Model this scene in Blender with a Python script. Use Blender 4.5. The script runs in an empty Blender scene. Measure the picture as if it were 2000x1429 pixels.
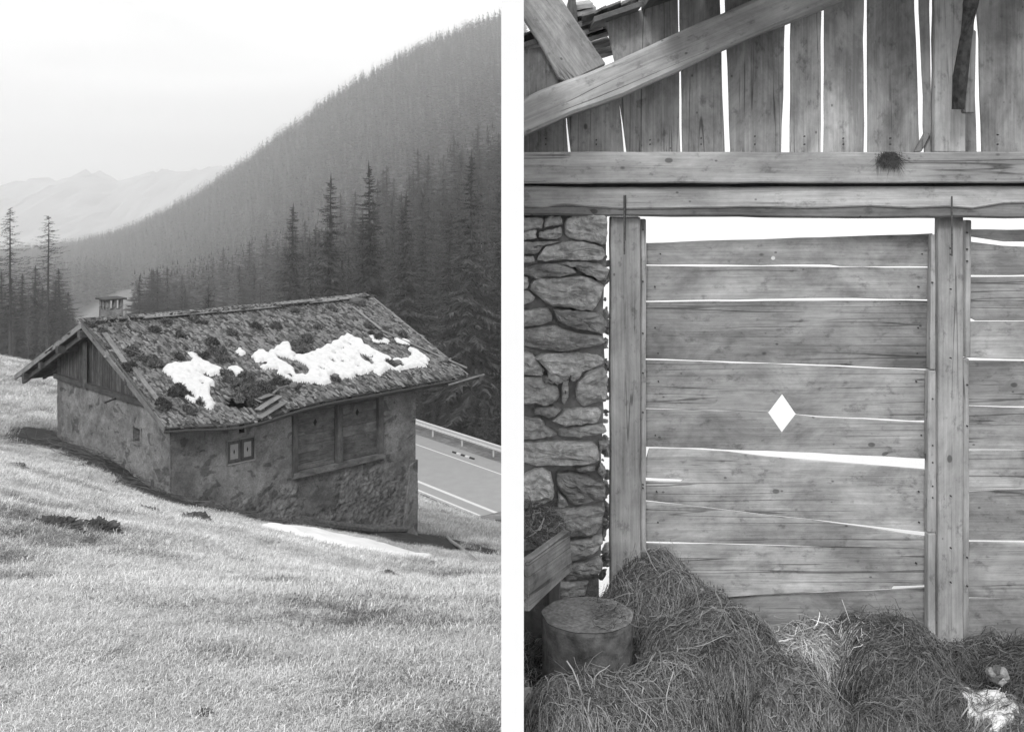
import bpy, bmesh, math, random
import numpy as np
from mathutils import Vector, Matrix, noise as mnoise
R=math.radians
random.seed(7); rng=np.random.default_rng(11)
sc=bpy.context.scene
COL=sc.collection
# ------------------------------------------------------------------ camera, world, sun, exposure
F=2090.0; HX=1000.0; HY=360.0          # focal length and horizon point of a 2000 px wide frame
cd=bpy.data.cameras.new('camera'); cam=bpy.data.objects.new('camera',cd); COL.objects.link(cam)
cam.location=(0,0,0); cam.rotation_euler=(R(90),0,0)
cd.sensor_width=36; cd.lens=F/2000*36; cd.shift_y=-(714.5-HY)/2000; cd.clip_start=.05; cd.clip_end=20000
sc.camera=cam
sc.view_settings.view_transform='Standard'; sc.view_settings.look='None'
sc.view_settings.exposure=0; sc.view_settings.gamma=1; sc.view_settings.use_curve_mapping=False
sc.cycles.use_denoising=True; sc.cycles.max_bounces=10; sc.cycles.diffuse_bounces=4
sc.cycles.volume_bounces=8; sc.cycles.transparent_max_bounces=4; sc.cycles.caustics_reflective=False
sc.render.use_persistent_data=False
SUN_EL,SUN_AZ=38,-163                     # high soft sun behind the left shoulder, veiled
W=bpy.data.worlds.new('World'); sc.world=W; W.use_nodes=True
nt=W.node_tree; N=nt.nodes; L=nt.links; N.clear()
sky=N.new('ShaderNodeTexSky'); sky.sky_type='NISHITA'; sky.sun_disc=False
sky.sun_elevation=R(SUN_EL); sky.sun_rotation=R(SUN_AZ); sky.air_density=1; sky.dust_density=4
bw=N.new('ShaderNodeRGBToBW'); L.new(sky.outputs[0],bw.inputs[0])
m1=N.new('ShaderNodeMath'); m1.operation='MULTIPLY'; m1.inputs[1].default_value=.018; L.new(bw.outputs[0],m1.inputs[0])
tc=N.new('ShaderNodeTexCoord'); mp=N.new('ShaderNodeMapping'); mp.inputs['Scale'].default_value=(1.0,1.0,7.0); mp.inputs['Rotation'].default_value=(0,R(7),0)
L.new(tc.outputs['Generated'],mp.inputs[0])
nz=N.new('ShaderNodeTexNoise'); nz.inputs['Scale'].default_value=2.3; nz.inputs['Detail'].default_value=7; nz.inputs['Distortion'].default_value=.8
L.new(mp.outputs[0],nz.inputs['Vector'])
mr=N.new('ShaderNodeMapRange'); mr.inputs[1].default_value=.35; mr.inputs[2].default_value=.7; mr.inputs[3].default_value=1.03; mr.inputs[4].default_value=1.17
L.new(nz.outputs[0],mr.inputs[0])
ad=N.new('ShaderNodeMath'); L.new(mr.outputs[0],ad.inputs[0]); L.new(m1.outputs[0],ad.inputs[1])
bg=N.new('ShaderNodeBackground'); L.new(ad.outputs[0],bg.inputs[0]); bg.inputs[1].default_value=1.0
wo=N.new('ShaderNodeOutputWorld'); L.new(bg.outputs[0],wo.inputs[0])
sl=bpy.data.lights.new('sun','SUN'); sl.energy=1.5; sl.angle=R(14); so=bpy.data.objects.new('sun',sl); COL.objects.link(so)
az=R(SUN_AZ); sd=Vector((math.sin(az)*math.cos(R(SUN_EL)),math.cos(az)*math.cos(R(SUN_EL)),math.sin(R(SUN_EL))))
so.rotation_euler=(-sd).to_track_quat('-Z','Y').to_euler()

# ------------------------------------------------------------------ helpers
WM={}
def P(px,py,Y): return Vector(((px-HX)/F*Y, Y, (HY-py)/F*Y))
def tag(o,label=None,cat=None,group=None,kind=None):
    if label: o['label']=label
    if cat: o['category']=cat
    if group: o['group']=group
    if kind: o['kind']=kind
    return o
def link(o,parent=None,Wm=None):
    COL.objects.link(o)
    Wm=Wm if Wm is not None else Matrix()
    if parent is not None:
        o.parent=parent; o.matrix_local=WM[parent.name].inverted()@Wm
    else: o.matrix_local=Wm
    WM[o.name]=Wm
    return o
def empty(name,loc,label,cat,group=None,rz=0,sc_=1):
    o=bpy.data.objects.new(name,None); o.empty_display_size=.3
    link(o,None,Matrix.Translation(Vector(loc))@Matrix.Rotation(rz,4,'Z')@Matrix.Scale(sc_,4))
    return tag(o,label,cat,group)
def frame(x,origin,up=None):
    x=Vector(x).normalized(); up=Vector(up) if up else Vector((0,0,1))
    if abs(x.dot(up))>.99: up=Vector((0,1,0))
    y=up.cross(x).normalized(); z=x.cross(y)
    M=Matrix((x,y,z)).transposed().to_4x4(); M.translation=Vector(origin); return M
def mk(name,verts,faces,mat,parent=None,grain=None,smooth=False,bevel=0,origin=None,up=None):
    """mesh from world space verts; local X runs along the grain"""
    V=[Vector(v) for v in verts]
    if origin is None:
        a=np.array([tuple(v) for v in V]); origin=Vector((a.min(0)+a.max(0))/2)
    M=frame(grain,origin,up) if grain is not None else Matrix.Translation(Vector(origin))
    Mi=M.inverted()
    me=bpy.data.meshes.new(name); me.from_pydata([Mi@v for v in V],[],faces); me.update()
    if mat: me.materials.append(mat)
    if smooth: me.shade_smooth()
    o=bpy.data.objects.new(name,me); link(o,parent,M)
    if bevel:
        b=o.modifiers.new('bevel','BEVEL'); b.width=bevel; b.segments=1; b.limit_method='ANGLE'; b.angle_limit=R(50)
    return o
def mknp(name,V,Fq,mat,parent=None,smooth=False,Wm=None,k=4):
    """fast mesh from numpy: V (n,3), Fq (m,k)"""
    me=bpy.data.meshes.new(name); V=np.asarray(V,np.float32); Fq=np.asarray(Fq,np.int32)
    me.vertices.add(len(V)); me.vertices.foreach_set('co',V.ravel())
    k=Fq.shape[1]; me.loops.add(Fq.size); me.loops.foreach_set('vertex_index',Fq.ravel())
    me.polygons.add(len(Fq)); me.polygons.foreach_set('loop_start',np.arange(0,Fq.size,k,dtype=np.int32))
    if smooth: me.polygons.foreach_set('use_smooth',np.ones(len(Fq),bool))
    me.update(calc_edges=True); me.validate()
    if mat: me.materials.append(mat)
    o=bpy.data.objects.new(name,me); link(o,parent,Wm); return o
def resample(pts,seg,wob=0,seed=0):
    out=[]; n=len(pts)
    for i in range(n):
        a=Vector(pts[i]); b=Vector(pts[(i+1)%n]); d=(b-a).length; k=max(1,int(d/seg))
        for j in range(k):
            p=a.lerp(b,j/k)
            if wob and j>0:
                q=p*6+Vector((seed*3.7,seed*1.3,0)); p=p+Vector((mnoise.noise(q),mnoise.noise(q+Vector((9,9,9))),mnoise.noise(q+Vector((5,1,7)))))*wob
            out.append(p)
    return out
SEED=[0]
def prism(name,front,ext,mat,parent=None,grain=(1,0,0),wob=0,seg=.12,bevel=.003):
    """outline (world points) extruded along ext"""
    SEED[0]+=1
    ext=Vector(ext); pts=resample(front,seg,wob,SEED[0]) if wob else [Vector(p) for p in front]
    if wob:
        n=ext.normalized(); c=Vector(front[0]); pts=[p-n*((p-c).dot(n)) for p in pts]
    m=len(pts); V=pts+[p+ext for p in pts]
    nrm=Vector((0,0,0))
    for i in range(m): nrm+=pts[i].cross(pts[(i+1)%m])
    idx=list(range(m))
    if nrm.dot(ext)>0: fr=idx[::-1]; bk=[i+m for i in idx]; sd=[(i,(i+1)%m,(i+1)%m+m,i+m) for i in idx]
    else: fr=idx; bk=[i+m for i in idx][::-1]; sd=[((i+1)%m,i,i+m,(i+1)%m+m) for i in idx]
    return mk(name,V,[fr,bk]+sd,mat,parent,grain,bevel=bevel,up=(0,1,0) if abs(Vector(grain).normalized().y)<.9 else None)
def beam(name,a,b,w,h,mat,parent=None,up=(0,0,1),bevel=.006,wob=0,nseg=1,taper=1):
    a=Vector(a);b=Vector(b); M=frame(b-a,a,up); Ln=(b-a).length; V=[];Fc=[]
    for i in range(nseg+1):
        x=Ln*i/nseg; f=1+(taper-1)*i/nseg
        for sy,sz in((-1,-1),(1,-1),(1,1),(-1,1)):
            q=Vector((x*3+a.x,sy+a.y,sz))
            V.append(M@Vector((x,sy*w/2*f+wob*mnoise.noise(q),sz*h/2*f+wob*mnoise.noise(q+Vector((7,7,7))))))
    for i in range(nseg):
        for j in range(4): Fc.append((i*4+j,i*4+(j+1)%4,i*4+4+(j+1)%4,i*4+4+j))
    Fc.append((3,2,1,0)); e=nseg*4; Fc.append((e,e+1,e+2,e+3))
    Fc=[tuple(reversed(f)) for f in Fc]
    return mk(name,V,Fc,mat,parent,grain=b-a,bevel=bevel,up=up)
def tube(name,pts,rad,mat,parent=None,n=8,rough=0,grain=True,closed=True):
    pts=[Vector(p) for p in pts]; V=[];Fc=[]
    for i,p in enumerate(pts):
        d=(pts[min(i+1,len(pts)-1)]-pts[max(i-1,0)]).normalized(); M=frame(d,p)
        r=rad[i] if hasattr(rad,'__len__') else rad
        for k in range(n):
            a=2*math.pi*k/n; q=Vector((math.cos(a)*2,math.sin(a)*2,i*.9+p.x))
            rr=r*(1+rough*mnoise.noise(q)); V.append(M@Vector((0,math.cos(a)*rr,math.sin(a)*rr)))
    for i in range(len(pts)-1):
        for k in range(n): Fc.append((i*n+k,i*n+(k+1)%n,(i+1)*n+(k+1)%n,(i+1)*n+k))
    Fc.append(tuple(range(n))[::-1]); Fc.append(tuple((len(pts)-1)*n+k for k in range(n)))
    return mk(name,V,Fc,mat,parent,grain=(pts[-1]-pts[0]) if grain else None,smooth=False)
def rock(name,loc,r,mat,parent=None,seed=0,sub=3,rough=.28,sz=(1,1,1),hf=0):
    bm=bmesh.new(); bmesh.ops.create_icosphere(bm,subdivisions=sub,radius=1)
    for v in bm.verts:
        q=v.co*1.1+Vector((seed*5.1,seed,0)); f=1+rough*mnoise.noise(q)+rough*.45*mnoise.noise(q*2.7)+rough*.3*mnoise.noise(q*6)+hf*abs(mnoise.noise(q*5.5))+hf*.7*mnoise.noise(q*13)
        v.co=Vector((v.co.x*sz[0],v.co.y*sz[1],v.co.z*sz[2]))*f*r
    me=bpy.data.meshes.new(name); bm.to_mesh(me); bm.free(); me.materials.append(mat)
    o=bpy.data.objects.new(name,me); link(o,parent,Matrix.Translation(Vector(loc))@Matrix.Rotation(seed*1.7,4,'Z')); return o

# ------------------------------------------------------------------ materials (the place is seen in black and white: all colours are greys)
def g(v): return (v,v,v,1)
class MT:
    def __init__(s,name,rough=.9):
        s.m=bpy.data.materials.new(name); s.m.use_nodes=True; s.nt=s.m.node_tree; s.N=s.nt.nodes; s.L=s.nt.links
        s.b=s.N['Principled BSDF']; s.b.inputs['Roughness'].default_value=rough; s.b.inputs['Specular IOR Level'].default_value=.2
        s.tc=s.N.new('ShaderNodeTexCoord'); s.i=0
    def map(s,scale,out='Object',rand=False):
        m=s.N.new('ShaderNodeMapping'); m.inputs['Scale'].default_value=scale; s.L.new(s.tc.outputs[out],m.inputs[0])
        if rand:
            oi=s.N.new('ShaderNodeObjectInfo'); k=s.N.new('ShaderNodeMath'); k.operation='MULTIPLY'; k.inputs[1].default_value=37
            s.L.new(oi.outputs['Random'],k.inputs[0]); c=s.N.new('ShaderNodeCombineXYZ')
            for j in range(3): s.L.new(k.outputs[0],c.inputs[j])
            s.L.new(c.outputs[0],m.inputs['Location'])
        return m.outputs[0]
    def noise(s,vec,scale,detail=6,rough=.6,dist=0):
        n=s.N.new('ShaderNodeTexNoise'); n.inputs['Scale'].default_value=scale; n.inputs['Detail'].default_value=detail
        n.inputs['Roughness'].default_value=rough; n.inputs['Distortion'].default_value=dist
        if vec is not None: s.L.new(vec,n.inputs['Vector'])
        return n.outputs[0]
    def vor(s,vec,scale,feat='F1',rnd=1):
        n=s.N.new('ShaderNodeTexVoronoi'); n.feature=feat; n.inputs['Scale'].default_value=scale; n.inputs['Randomness'].default_value=rnd
        s.L.new(vec,n.inputs['Vector']); return n.outputs['Distance']
    def rng(s,x,a,b,c,d,smooth=False):
        n=s.N.new('ShaderNodeMapRange'); n.interpolation_type='SMOOTHSTEP' if smooth else 'LINEAR'
        for i,v in enumerate((a,b,c,d)): n.inputs[i+1].default_value=v
        s.L.new(x,n.inputs[0]); return n.outputs[0]
    def op(s,o,a,b=None):
        n=s.N.new('ShaderNodeMath'); n.operation=o
        for i,v in enumerate((a,b)):
            if v is None: continue
            if isinstance(v,(int,float)): n.inputs[i].default_value=v
            else: s.L.new(v,n.inputs[i])
        return n.outputs[0]
    def attr(s,name):
        n=s.N.new('ShaderNodeAttribute'); n.attribute_name=name; return n.outputs['Fac']
    def mix(s,f,a,b):   # value mix
        n=s.N.new('ShaderNodeMix'); n.data_type='FLOAT'
        for i,v in ((0,f),(2,a),(3,b)):
            if isinstance(v,(int,float)): n.inputs[i].default_value=v
            else: s.L.new(v,n.inputs[i])
        return n.outputs[0]
    def rand(s):
        n=s.N.new('ShaderNodeObjectInfo'); return n.outputs['Random']
    def out(s,col,h=None,bd=.01,bs=.6):
        s.L.new(col,s.b.inputs['Base Color'])
        if h is not None:
            b=s.N.new('ShaderNodeBump'); b.inputs['Distance'].default_value=bd; b.inputs['Strength'].default_value=bs
            s.L.new(h,b.inputs['Height']); s.L.new(b.outputs[0],s.b.inputs['Normal'])
        return s.m
def wood(name,tone,sc_=1.0,stain=.5,var=.25,knots=True,crack=True):
    m=MT(name,.85); v=m.map((1.2*sc_,1,1),rand=True); vs=m.map((.7*sc_,14*sc_,14*sc_),rand=True); vf=m.map((3*sc_,110*sc_,110*sc_),rand=True)
    grain=m.noise(vs,1.6,6,.65,.6); fine=m.noise(vf,1,3,.6)
    st=m.noise(m.map((1.9*sc_,3.4*sc_,3.4*sc_),rand=True),1.5,8,.7,.3)
    fl=m.noise(m.map((14*sc_,22*sc_,22*sc_),rand=True),1,4,.7)
    mid=m.noise(m.map((2.2*sc_,45*sc_,45*sc_),rand=True),1.2,5,.7,.4); c=m.op('MULTIPLY',m.op('MULTIPLY',m.rng(grain,.3,.7,.88,1.10),m.rng(mid,.3,.7,.86,1.12)),m.rng(fine,.3,.7,.86,1.12))
    c=m.op('MULTIPLY',c,m.rng(st,.38,.66,1-stain*.55,1.10))
    c=m.op('MULTIPLY',c,m.rng(fl,.28,.46,.6,1.0,True)); bl=m.noise(m.map((.9*sc_,.9*sc_,.9*sc_),rand=True),2.2,3,.5); c=m.op('MULTIPLY',c,m.rng(bl,.35,.65,.82,1.12))
    hgt=m.op('ADD',m.op('MULTIPLY',mid,.8),m.op('MULTIPLY',fine,.45))
    if knots:
        kn=m.vor(m.map((4.2*sc_,6.5*sc_,6.5*sc_),rand=True),1.0); kn=m.op('ADD',kn,m.rng(m.noise(m.map((1.5*sc_,2.5*sc_,2.5*sc_),rand=True),1.1,2),.47,.5,.3,0))
        kk=m.op('MULTIPLY',m.rng(kn,.055,.085,.42,1.0,True),m.rng(kn,.08,.26,.84,1.0,True)); c=m.op('MULTIPLY',c,kk)
        sp=m.vor(m.map((9*sc_,13*sc_,13*sc_),rand=True),1.0); c=m.op('MULTIPLY',c,m.rng(sp,.04,.075,.45,1.0,True))
    if crack:
        cr=m.noise(m.map((.30*sc_,13*sc_,13*sc_),rand=True),1.5,2,.4,.1)
        ab=m.op('ABSOLUTE',m.op('SUBTRACT',cr,.5)); ck=m.rng(ab,.004,.012,.0,1.0,True)
        gate=m.rng(m.noise(m.map((.9*sc_,1.5*sc_,1.5*sc_),rand=True),1.4,2),.5,.56,1,0,True)
        ck=m.op('MAXIMUM',ck,gate); c=m.op('MULTIPLY',c,m.rng(ck,0,1,.45,1)); hgt=m.op('ADD',hgt,m.op('MULTIPLY',ck,.5))
    c=m.op('MULTIPLY',c,m.rng(m.rand(),0,1,1-var,1+var*.6)); c=m.op('MULTIPLY',c,tone)
    return m.out(c,hgt,.004,.7)
M={}
M['wood_in']=wood('weathered_board',.50,1,.9,.24)
M['wood_beam']=wood('sawn_beam',.53,1,.6,.1)
M['wane']=wood('bark_wane',.27,1,.7,.1)
M['wood_dark']=wood('dark_board',.17,1,.6,.25)
M['wood_hut']=wood('hut_board',.12,1,.7,.35)
M['wood_shutter']=wood('shutter_board',.19,.8,.9,.3)
M['wood_pale']=wood('pale_batten',.26,1,.5,.2)
def stone(name,tone,sc_=1.0):
    m=MT(name,.9); v=m.map((sc_,sc_,sc_),rand=True); a=m.noise(v,3.5,7,.62,.4); b=m.noise(m.map((2*sc_,2*sc_,9*sc_),rand=True),2.5,6,.7,.8); c2=m.noise(v,45,3,.6)
    c=m.op('MULTIPLY',m.rng(a,.3,.7,.62,1.3),m.rng(b,.3,.7,.75,1.2)); c=m.op('MULTIPLY',c,m.rng(c2,.3,.7,.72,1.25))
    vn=m.rng(m.op('ABSOLUTE',m.op('SUBTRACT',m.noise(v,4,5,.6,1.0),.5)),0,.012,1.25,1.0); c=m.op('MULTIPLY',c,vn)
    c=m.op('MULTIPLY',c,m.rng(m.rand(),0,1,.6,1.3)); c=m.op('MULTIPLY',c,tone)
    return m.out(c,m.op('ADD',m.op('ADD',a,b),m.op('MULTIPLY',c2,.25)),.02,.9)
M['stone']=stone('wall_stone',.45); M['rock']=stone('rock',.16)
def plain(name,tone,sc_=8,lo=.8,hi=1.15,rough=.9,bd=.005,det=6):
    m=MT(name,rough); n=m.noise(m.map((1,1,1)),sc_,det,.65); c=m.op('MULTIPLY',m.rng(n,.3,.7,lo,hi),tone); return m.out(c,n,bd,.6)
M['iron2']=plain('rusty_rod',.12,60,.5,1.5); M['stump']=plain('stump_bark',.10,14,.35,2.4,.95,.03,8); M['soot']=plain('dark_bark',.045,30,.4,2.2,.95,.02)
M['mortar']=plain('mortar',.24,14,.6,1.3,.95,.03); M['snow']=plain('snow',.74,7,.84,1.05,.7,.05)
M['snow_sunspot']=plain('ground_snow_sunspot',.88,4,.95,1.03,.7,.03)  # snow strip by the hut, also the painted sunlit spot in the hay
M['white2']=plain('faded_white_paint',.33,9,.8,1.15)
M['white']=plain('divider_white',.93,5,.985,1.01,.9,.001); M['dark']=plain('dark_void',.012)
M['iron']=plain('iron',.06,30); M['soil']=plain('soil',.085,9,.5,1.5,1,.05)
M['galv']=plain('galvanised_steel',.7,12,.92,1.05,.45,.001); M['galv'].node_tree.nodes['Principled BSDF'].inputs['Metallic'].default_value=.35
M['paint']=plain('road_paint',.72,20,.85,1.05); M['black']=plain('black_paint',.03,20)
def shingle_m():
    m=MT('wood_shingle',.9); v=m.map((1,1,1),rand=True); a=m.noise(m.map((6,40,40),rand=True),1,5,.6)
    c=m.op('MULTIPLY',m.rng(a,.3,.7,.6,1.4),.125); geo=m.N.new('ShaderNodeNewGeometry')
    c=m.op('MULTIPLY',c,m.rng(geo.outputs['Random Per Island'],0,1,.22,2.1)); return m.out(c,a,.01,.8)
M['shingle']=shingle_m()
def single_shingle():
    m=MT('wood_shingle_single',.9); a=m.noise(m.map((6,40,40),rand=True),1,5,.6)
    c=m.op('MULTIPLY',m.rng(a,.3,.7,.6,1.4),.125); c=m.op('MULTIPLY',c,m.rng(m.rand(),0,1,.22,2.1)); return m.out(c,a,.01,.8)
M['shingle1']=single_shingle()
def leafm(name,tone,lo=.4,hi=1.7,tr=0):
    m=MT(name,.85); geo=m.N.new('ShaderNodeNewGeometry'); c=m.op('MULTIPLY',m.rng(geo.outputs['Random Per Island'],0,1,lo,hi),tone)
    c=m.op('MULTIPLY',c,m.rng(m.rand(),0,1,.6,1.4)); m.L.new(c,m.b.inputs['Base Color']); return m.m
M['needle']=leafm('spruce_needles',.042,.25,2.4); M['larch']=leafm('bare_larch_twigs',.11); M['larch_dark']=leafm('dark_larch_twigs',.075); M['bark']=plain('bark',.07,20,.6,1.4)
M['larch_far']=leafm('far_larch_twigs',.17); M['moss']=leafm('moss_and_juniper',.10,.25,2.0); M['straw']=leafm('dry_grass',.66,.5,1.35); M['straw_dark']=leafm('dull_grass',.17,.4,1.7)
M['hay']=leafm('hay_strand',.135,.2,2.7); M['haycore']=plain('hay_core',.05,40,.4,1.6,1,.02)
M['asphalt']=plain('asphalt',.33,1.2,.93,1.06,.9,.002); M['bark_log']=plain('bark_of_log',.11,9,.5,1.6,.95,.02)
def plaster(name,tone,dark):
    m=MT(name,.95); v=m.map((1,1,1)); a=m.noise(v,.9,7,.62,.5); b=m.noise(v,4,6,.65,.3); f=m.noise(v,20,7,.8)
    c=m.op('MULTIPLY',m.rng(a,.36,.62,.70,1.12,True),m.rng(b,.32,.66,.74,1.2)); c=m.op('MULTIPLY',c,m.rng(f,.3,.7,.62,1.38)); ck=m.op('ABSOLUTE',m.op('SUBTRACT',m.noise(v,1.1,5,.6,.3),.5)); c=m.op('MULTIPLY',c,m.rng(ck,.001,.006,.6,1,True))
    sp=m.noise(m.map((1,1,1.5)),1.9,3,.45,.6); c=m.op('MULTIPLY',c,m.rng(sp,.60,.64,1.0,.55,True))
    st=m.attr('stain'); c=m.op('MULTIPLY',c,m.rng(st,0,1,1,dark)); c=m.op('MULTIPLY',c,m.rng(m.attr('joint'),0,1,1,.42))
    c=m.op('MULTIPLY',c,tone); return m.out(c,m.op('ADD',b,m.op('MULTIPLY',f,.6)),.035,.8)
M['plaster']=plaster('rough_plaster',.25,.5)
def hill_m():
    m=MT('hillside',1); v=m.map((1,1,1)); a=m.noise(v,.35,8,.62,.4); b=m.noise(m.map((2,5,5)),1.1,6,.7,.6); f=m.noise(v,30,4,.7)
    gr=m.op('MULTIPLY',m.rng(a,.35,.65,.72,1.2),m.rng(b,.35,.62,.6,1.2)); gr=m.op('MULTIPLY',gr,m.rng(f,.3,.7,.6,1.35)); gr=m.op('MULTIPLY',gr,.24)
    di=m.op('MULTIPLY',m.rng(b,.3,.7,.5,1.6),.055)
    dm=m.rng(m.op('ADD',m.attr('dirt'),m.rng(m.noise(v,2.4,5,.7),.3,.7,-.35,.35)),.4,.6,0,1,True)
    c=m.mix(dm,gr,di)
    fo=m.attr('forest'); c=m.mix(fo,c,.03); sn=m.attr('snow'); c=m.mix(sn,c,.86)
    return m.out(c,m.op('ADD',b,f),.04,.8)
M['hill']=hill_m()
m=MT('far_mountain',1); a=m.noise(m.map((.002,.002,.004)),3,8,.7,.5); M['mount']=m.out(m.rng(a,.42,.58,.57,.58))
# ------------------------------------------------------------------ terrain: a height field on a polar grid round the camera
CP=[]
def cp(px,py,Y):
    x=(px-HX)/F*Y; z=(HY-py)/F*Y; r=math.hypot(x,Y); CP.append((math.atan2(x,Y),math.log(r),z/r))
def cz(deg,r,z): CP.append((R(deg),math.log(r),z/r))
for px,py,Y in [(0,1429,3.3),(490,1429,3.3),(979,1429,3.3),(0,1012,10),(490,1122,10),(979,1170,10),(0,925,20),(490,1055,20),(979,1128,20),
  (0,868,33),(110,872,34.2),(200,906,32),(300,975,29.2),(112,850,36.6),(332,968,30.9),(430,1010,28.8),(430,998,32),(510,1034,29.2),(560,1021,33.6),
  (700,1063,30.5),(700,1036,35.4),(812,1040,37.2),(850,1097,30.2),(979,1110,30),(900,1062,39),(979,1045,50),(979,1012,63.5),(812,948,71),(812,845,95),
  (979,888,90),(0,702,60),(-250,690,60),(0,704,150),(130,706,150),(130,745,60),(250,760,90),(500,830,80),(200,705,300),(0,690,300),(200,625,560),(150,645,450),(250,566,760),
  (979,790,130),(979,560,200),(979,420,270),(979,335,420),(979,225,600),(979,78,950),(979,150,1400),
  (880,385,420),(820,300,700),(830,135,1000),(690,810,140),(690,570,330),(690,500,500),(690,345,800),(690,208,1060),(690,270,1500),
  (560,690,260),(560,560,420),(560,470,700),(560,290,1140),(440,610,450),(440,555,700),(440,470,950),(440,374,1220),(440,410,1700),
  (300,620,560),(280,560,900),(250,476,1420),(250,490,2000),(130,560,1000),(130,502,1600),(0,560,1100),(0,512,1700),(-300,540,1000),(-300,500,1700),
  (0,455,2700),(490,450,2700),(979,445,2700),(-400,455,2700)]: cp(px,py,Y)
for d in (-165,-130,-90,-60,60,90,130,165,180):
    for r,z in ((.6,-1.65),(3,-1.66),(12,-1.7),(60,-1.5),(400,4),(5000,20)): cz(d,r,z if abs(d)>50 else z)
for r in (.3,1.0,2.0):
    for d in (-40,-15,10,40): cz(d,r,-1.63)
CP=np.array(CP); AS=1.6
def _k(r2): return np.where(r2>1e-12,.5*r2*np.log(r2+1e-12),0)
_x=np.c_[CP[:,0]*AS,CP[:,1]*.8]; _n=len(_x)
_K=_k(((_x[:,None]-_x[None])**2).sum(2))+np.eye(_n)*1e-4
_Pm=np.c_[np.ones(_n),_x]; _A=np.block([[_K,_Pm],[_Pm.T,np.zeros((3,3))]])
_w=np.linalg.solve(_A,np.r_[CP[:,2],0,0,0])
def sst(x,a,b): t=np.clip((x-a)/(b-a),0,1); return t*t*(3-2*t)
ROADZ=-20.0; RD=np.array([.615,-.788]); RN=np.array([.788,.615]); RP=np.array([-6.5,72.3])     # road: direction, across, near-edge point
def fbm(x,y,s,o=3):
    v=np.zeros_like(x); a=1.; ph=s*1.7
    for k in range(o):
        f=2.03**k/s; v+=a*(np.sin(x*f*1.3+1.7*np.sin(y*f*.9+ph)+ph)*np.cos(y*f*1.1+1.3*np.sin(x*f*.7+k))); a*=.55; ph+=2.1
    return v
def height(x,y,micro=True):
    x=np.asarray(x,float);y=np.asarray(y,float); shp=x.shape; x=x.ravel(); y=y.ravel(); r=np.maximum(np.hypot(x,y),.05); th=np.arctan2(x,y); q=np.c_[th*AS,np.log(r)*.8]
    e=np.zeros(len(x))
    for i in range(0,len(x),20000):
        s=slice(i,i+20000); e[s]=_k(((q[s,None]-_x[None])**2).sum(2))@_w[:_n]+_w[_n]+q[s]@_w[_n+1:]
    z=e*r
    # right hand side, behind the boarded barn: an added bright snowfield that turns the board gaps white
    u=np.where(y>.3,x/np.maximum(y,.3),np.where(x>0,1,-1)); wr=sst(u,.002,.05)*sst(y,1.2,2.2)*(1-sst(np.abs(th),R(40),R(60)))
    zr=-2.45-.09*np.minimum(y,70)-np.maximum(0,y-70)*.004
    z=z*(1-wr)+zr*wr
    if micro:
        a=sst(r,2,8)*(1-sst(r,60,150)); z=z+a*(fbm(x,y,2.6)*.075+fbm(x+5,y,.8)*.045+fbm(x+2,y*1.4,.33,2)*.018*(1-sst(r,25,45)))*(1-wr)
    d=(x-RP[0])*RN[0]+(y-RP[1])*RN[1]; t=(x-RP[0])*RD[0]+(y-RP[1])*RD[1]
    wroad=sst(d,-4.5,-1.6)*(1-sst(d,9.5,13))*(1-sst(np.abs(t),45,70))
    z=z*(1-wroad)+(ROADZ-.03)*wroad
    return z.reshape(shp)
def hit(px,py,y0=3.0,y1=200.):
    dx=(px-HX)/F; dz=(HY-py)/F; ys=np.exp(np.linspace(math.log(y0),math.log(y1),1500)); f=ys*dz-height(dx*ys,ys)
    k=np.argmax(f<0); return Vector((dx*ys[k],ys[k],dz*ys[k]))
th=np.concatenate([np.radians(np.arange(-180,-32,3.)),np.radians(np.linspace(-32,3.2,300)),np.radians(np.arange(4,180,3.))]); lr=np.concatenate([np.linspace(math.log(.3),math.log(2.5),12,endpoint=False),np.linspace(math.log(2.5),math.log(110),430,endpoint=False),np.linspace(math.log(110),math.log(6000),110)])
TH,LR=np.meshgrid(th,lr); Rr=np.exp(LR); X=Rr*np.sin(TH); Y=Rr*np.cos(TH); Z=height(X,Y)
nr,nc=X.shape; V=np.stack([X,Y,Z],-1).reshape(-1,3)
i=np.arange(nr-1)[:,None]*nc+np.arange(nc-1)[None]; Fq=np.stack([i,i+1,i+nc+1,i+nc],-1).reshape(-1,4)
ii=np.arange(nr-1)*nc; Fq=np.r_[Fq,np.stack([ii+nc-1,ii,ii+nc,ii+2*nc-1],-1)]
c0=len(V); V=np.r_[V,[[0,0,-1.63]]]
ter=mknp('ground',V,Fq[:,::-1],M['hill'],smooth=True); tag(ter,'sloping hillside of dry grass running down to the road',kind='structure')
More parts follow.
